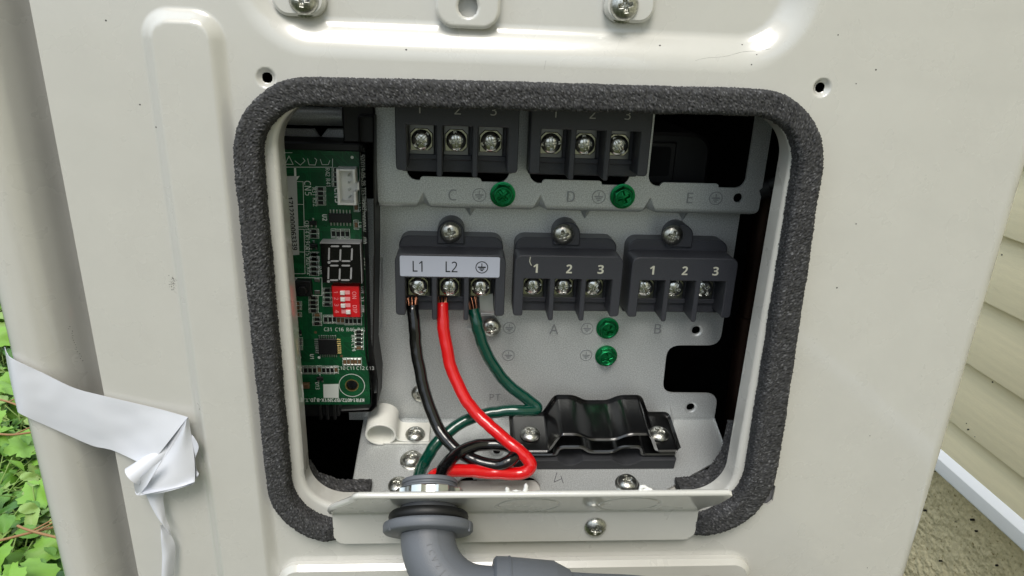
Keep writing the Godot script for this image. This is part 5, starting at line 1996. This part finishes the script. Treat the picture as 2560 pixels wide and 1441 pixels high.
# ---------------------------------------------------------------- tape
func build_tape() -> void:
	var o := thing("packing_tape", "white plastic packing tape stuck round the cabinet edge with a folded hanging end", "tape", Vector3(-160, -60, 3))
	var mb := MB.new()
	var la := catmull([Vector3(-200.9, -29.7, -16.0), Vector3(-193.4, -27.6, -6.0), Vector3(-187.2, -26.8, 0.4), Vector3(-177.7, -32.4, 0.6), Vector3(-167.9, -37.9, 1.2), Vector3(-158.3, -40.8, 1.6), Vector3(-146.6, -44.0, 1.8), Vector3(-136.6, -46.5, 2.4), Vector3(-127.6, -48.5, 4.0)], 8)
	var lb := catmull([Vector3(-201.8, -54.0, -16.0), Vector3(-194.4, -51.1, -6.0), Vector3(-189.0, -49.4, 0.4), Vector3(-178.5, -55.5, 0.6), Vector3(-166.3, -62.1, 1.2), Vector3(-160.8, -63.3, 1.8), Vector3(-157.4, -64.1, 2.2), Vector3(-152.4, -66.1, 3.2), Vector3(-143.7, -68.9, 6.0)], 8)
	ribbon(mb, la, lb, 10, 0.4, 0.14)
	obj("tape_band", mb, M.tape, o)
	# the flap that folds back over the band
	mb = MB.new()
	la = catmull([Vector3(-127.5, -48.3, 4.0), Vector3(-133.3, -58.4, 4.4), Vector3(-138.4, -66.2, 5.8), Vector3(-143.3, -73.2, 8.0), Vector3(-148.1, -80.2, 8.0)], 8)
	lb = catmull([Vector3(-127.6, -49.1, 3.6), Vector3(-127.2, -58.2, 4.2), Vector3(-127.0, -66.5, 5.0), Vector3(-127.3, -74.8, 6.5), Vector3(-127.6, -74.9, 8.5)], 8)
	ribbon(mb, la, lb, 12, 1.6, 0.14)
	obj("folded_flap", mb, M.tape, o)
	mb = MB.new()
	lb = catmull([Vector3(-128.8, -49.5, 2.6), Vector3(-136.2, -59.0, 2.4), Vector3(-143.0, -67.5, 2.3), Vector3(-148.1, -75.2, 3.2), Vector3(-150.8, -80.8, 5.0)], 8)
	ribbon(mb, la, lb, 6, 0.5, 0.14)
	obj("fold_crease", mb, M.tape, o)
	mb = MB.new()
	la = catmull([Vector3(-126.6, -74.0, 8.5), Vector3(-131.7, -75.4, 9.5), Vector3(-138.8, -76.6, 10.5), Vector3(-145.7, -77.8, 11.0)], 6)
	lb = catmull([Vector3(-129.5, -77.3, 2.5), Vector3(-135.0, -79.8, 2.5), Vector3(-141.7, -80.9, 3.0), Vector3(-147.8, -81.2, 4.0)], 6)
	ribbon(mb, la, lb, 6, 0.0, 0.14)
	obj("flap_turn", mb, M.tape, o)
	# wavy free edge showing behind the flap
	mb = MB.new()
	la = catmull([Vector3(-128.4, -55.8, 2.5), Vector3(-126.1, -57.1, 4.5), Vector3(-124.5, -60.5, 5.5), Vector3(-126.9, -66.3, 4.0), Vector3(-127.4, -71.4, 3.5), Vector3(-126.0, -72.9, 5.5), Vector3(-129.7, -77.3, 3.0)], 6)
	lb = catmull([Vector3(-130.7, -56.1, 2.0), Vector3(-131.0, -58.7, 2.0), Vector3(-131.3, -62.8, 2.0), Vector3(-131.8, -67.6, 2.0), Vector3(-132.2, -72.5, 2.0), Vector3(-132.2, -75.4, 2.0), Vector3(-132.5, -78.0, 2.0)], 6)
	ribbon(mb, la, lb, 4, 0.0, 0.14)
	obj("wavy_edge", mb, M.tape, o)
	# curled roll
	mb = MB.new()
	var a0 := Vector3(-149.4, -71.4, 7.5)
	var a1 := Vector3(-135.0, -60.9, 1.6)
	var ad := (a1 - a0).normalized()
	var u := ad.cross(Vector3(0, 0, 1)).normalized()
	var w := u.cross(ad)
	la = []
	lb = []
	for k in 40:
		var t := k / 39.0
		var a := -0.6 + t * 8.4
		var r := 4.9 - 3.2 * t
		var dd := u * cos(a) + w * sin(a)
		la.append(a0 + dd * r)
		lb.append(a1 + dd * r * 0.4)
	ribbon(mb, la, lb, 8, 0.0, 0.12)
	obj("curled_roll", mb, M.tape, o)
	# inner leaf between roll and flap
	mb = MB.new()
	la = catmull([Vector3(-148.1, -73.1, 10.0), Vector3(-149.1, -78.2, 8.0), Vector3(-148.7, -81.1, 7.0)], 6)
	lb = catmull([Vector3(-135.9, -62.3, 11.0), Vector3(-138.4, -66.5, 11.5), Vector3(-143.1, -73.9, 11.0)], 6)
	ribbon(mb, la, lb, 6, 0.0, 0.12)
	obj("inner_fold", mb, M.tape, o)
	# twisted tail hanging down
	mb = MB.new()
	la = catmull([Vector3(-147.7, -80.4, 4.5), Vector3(-145.8, -86.4, 5.5), Vector3(-143.9, -91.6, 6.0), Vector3(-142.0, -95.0, 6.5), Vector3(-141.1, -99.4, 5.0), Vector3(-140.7, -101.4, 4.0)], 8)
	lb = catmull([Vector3(-138.7, -79.4, 3.0), Vector3(-141.3, -83.8, 3.5), Vector3(-141.5, -89.1, 4.0), Vector3(-141.3, -93.4, 4.5), Vector3(-140.2, -97.4, 5.0), Vector3(-140.2, -101.3, 4.5)], 8)
	ribbon(mb, la, lb, 8, 1.0, 0.12)
	obj("twisted_tail", mb, M.tape, o)
	mb = MB.new()
	la = catmull([Vector3(-143.4, -96.2, 5.0), Vector3(-144.0, -102.2, 5.5), Vector3(-144.7, -111.0, 5.5), Vector3(-145.7, -118.6, 6.0), Vector3(-147.4, -128.8, 6.0), Vector3(-148.1, -141.4, 6.0)], 8)
	lb = catmull([Vector3(-143.2, -97.1, 3.5), Vector3(-141.4, -102.6, 3.0), Vector3(-140.3, -107.7, 3.0), Vector3(-141.3, -115.3, 3.0), Vector3(-142.9, -123.7, 3.0), Vector3(-147.8, -144.5, 3.0)], 8)
	ribbon(mb, la, lb, 8, 1.2, 0.12)
	obj("hanging_end", mb, M.tape, o)

# ---------------------------------------------------------------- seals, pipes and other small things
func build_loose_bits() -> void:
	var o := thing("foam_seal", "thick charcoal grey foam seal stuck round the wiring opening", "seal", Vector3(0, -13, 0))
	var path := arc_path([Vector3(-66.0, -102.6, 0), Vector3(-97.0, -101.2, 0), Vector3(-96.8, 69.8, 0), Vector3(92.2, 71.4, 0), Vector3(95.8, -100.0, 0), Vector3(61.0, -102.0, 0)], [0, 24.0, 22.0, 22.0, 27.0, 0])
	raw("foam_strip", foam_strip(path, 8.4, 6.6, 0.38, 5, off_of(o), 0.6), M.foam, o)
	var mb := MB.new()
	extrude(mb, PackedVector2Array([Vector2(97.5, -95.0), Vector2(107.5, -95.0), Vector2(107.5, -81.0), Vector2(97.5, -81.0)]), ID, -3.0, -1.6, 0.2)
	obj("felt_pad", mb, M.felt, o)
	var inn := thing("inner_foam_seal", "second strip of grey foam lying inside the foot of the opening", "seal", Vector3(0, -95, -16))
	raw("foam_strip", foam_strip([Vector3(-92.0, -84, -20), Vector3(-88.5, -91.5, -20), Vector3(-79, -95.4, -20), Vector3(-64, -95.6, -20)], 4.0, 6.0, 0.6, 9, off_of(inn)), M.foam, inn)
	raw("foam_strip", foam_strip([Vector3(70, -95.5, -20), Vector3(77, -95.2, -20), Vector3(86.0, -91.0, -20), Vector3(91.2, -80, -20), Vector3(92.0, -64, -20)], 4.0, 9.0, 0.6, 10, off_of(inn)), M.foam, inn)
	# cover plate below
	o = thing("lower_cover", "cream raised cover plate under the conduit at the bottom edge", "cover", Vector3(0, -160, 2))
	mb = MB.new()
	extrude(mb, rrect(-101.5, -220.0, 101.0, -119.3, [0, 0, 9.0, 9.0], 10), ID, 0.05, 4.4, 2.0)
	obj("cover_plate", mb, M.paint, o)
	# copper pipe and dark things in the depth
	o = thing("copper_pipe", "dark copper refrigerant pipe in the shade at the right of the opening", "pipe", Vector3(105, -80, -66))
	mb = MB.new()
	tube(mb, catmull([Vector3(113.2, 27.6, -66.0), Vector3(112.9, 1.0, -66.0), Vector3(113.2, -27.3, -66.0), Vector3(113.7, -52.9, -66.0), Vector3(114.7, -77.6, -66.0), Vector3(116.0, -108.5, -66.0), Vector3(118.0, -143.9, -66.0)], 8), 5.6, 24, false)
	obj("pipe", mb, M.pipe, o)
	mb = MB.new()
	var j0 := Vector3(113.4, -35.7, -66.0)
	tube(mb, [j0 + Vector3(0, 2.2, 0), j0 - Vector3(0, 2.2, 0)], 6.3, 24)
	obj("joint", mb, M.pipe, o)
	o = thing("sleeved_cable", "grey cable with a rubber sleeve in the dark right of the upper bracket", "cable", Vector3(101.9, 32.4, -50.0))
	mb = MB.new()
	tube(mb, catmull([Vector3(100.2, 31.5, -50.0), Vector3(103.1, 33.0, -49.0), Vector3(107.4, 36.4, -46.0), Vector3(114.4, 39.8, -40.0)], 6), 2.4, 14)
	obj("cable", mb, M.dark_metal, o)
	mb = MB.new()
	tube(mb, [Vector3(100.0, 31.0, -50.0), Vector3(103.9, 32.7, -49.5)], 4.3, 16)
	obj("sleeve", mb, M.dark_metal, o)
	o = thing("plastic_duct", "dark plastic housing dimly seen through the empty window above stamped E", "housing", Vector3(70, 40, -75))
	mb = MB.new()
	extrude(mb, rrect(44.0, 26.0, 84.0, 52.5, [3, 3, 9, 3]), ID, -120.0, -68.0, 1.5)
	box(mb, ID, Vector3(43.9, 30.0, -67.9), Vector3(67.5, 48.5, -66.0), 0.6)
	obj("housing", mb, M.black, o)
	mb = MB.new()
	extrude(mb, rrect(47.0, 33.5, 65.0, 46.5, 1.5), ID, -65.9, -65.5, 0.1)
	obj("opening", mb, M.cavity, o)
	o = thing("inner_bracket", "shaded steel bracket in the top left corner of the opening above the board", "bracket", Vector3(-80, 55, -62))
	mb = MB.new()
	extrude(mb, PackedVector2Array([Vector2(-104.9, 49.9), Vector2(-89.3, 50.3), Vector2(-87.0, 46.6), Vector2(-83.8, 50.5), Vector2(-74.9, 50.8), Vector2(-75.2, 44.5), Vector2(-78.9, 44.0), Vector2(-105.4, 44.3)]), ID, -64.0, -62.0, 0.4)
	obj("plate", mb, M.galv, o)
	mb = MB.new()
	tube(mb, [Vector3(-100.4, 55.7, -60.0), Vector3(-95.9, 55.6, -60.0), Vector3(-76.6, 55.8, -60.0)], 3.8, 16)
	obj("rolled_edge", mb, M.galv, o)
	# dirt flecks and scuffs on the enamel
	mb = MB.new()
	for p in [Vector2(111.8, 82.9), Vector2(96.4, 93.3), Vector2(105.9, 78.2), Vector2(53.5, 60.7), Vector2(-130.3, 63.8), Vector2(-126.0, 56.9), Vector2(-136.8, 88.7), Vector2(-45.2, 83.5), Vector2(37.8, 87.8), Vector2(116.5, 29.6), Vector2(114.4, 4.8), Vector2(141.9, -59.6), Vector2(156.1, -127.9), Vector2(-123.7, -46.0), Vector2(65.8, 89.1), Vector2(70.4, 86.2), Vector2(68.8, 83.0)]:
		var r := rng.randf_range(0.18, 0.34)
		var zz := panel_h(p.x, p.y)
		lathe(mb, PackedVector2Array([Vector2(r, 0.0), Vector2(r * 0.7, 0.08), Vector2(0.0, 0.1)]), at(p.x, p.y, zz), 7)
	for k in 44:
		var p := Vector2(-128.2, 3.0)
		p += Vector2(rng.randfn(0, 0.9), rng.randfn(0, 1.1)) + Vector2(0.8, 1.2) * (1 if k % 3 == 0 else -0.4)
		var w := rng.randf_range(0.06, 0.2)
		lathe(mb, PackedVector2Array([Vector2(w, 0.0), Vector2(w * 0.6, 0.03), Vector2(0.0, 0.04)]), at(p.x, p.y, panel_h(p.x, p.y)), 6)
	# fine scratches
	for q in [[Vector2(49.7, 83.6), Vector2(74.8, 88.3)], [Vector2(-0.5, 79.0), Vector2(0.0, 82.1)]]:
		var pl := []
		for k in 12:
			var p: Vector2 = (q[0] as Vector2).lerp(q[1], k / 11.0) + Vector2(0, 0.25 * sin(k * 1.1))
			pl.append(Vector3(p.x, p.y, panel_h(p.x, p.y) - 0.045))
		tube(mb, pl, 0.06, 5)
	for k in 16:
		var p := Vector2(-166.7, -14.5)
		p += Vector2(rng.randf_range(-0.5, 0.9) + k * 0.12, -k * 0.9)
		lathe(mb, PackedVector2Array([Vector2(0.16, 0.0), Vector2(0.1, 0.03), Vector2(0.0, 0.04)]), at(p.x, p.y, -1.2), 6)
	var cab := get_node("air_conditioner_cabinet")
	var dm := obj("dirt_fleck", mb, M.speck, cab)
	dm.set_meta("kind", "stuff")
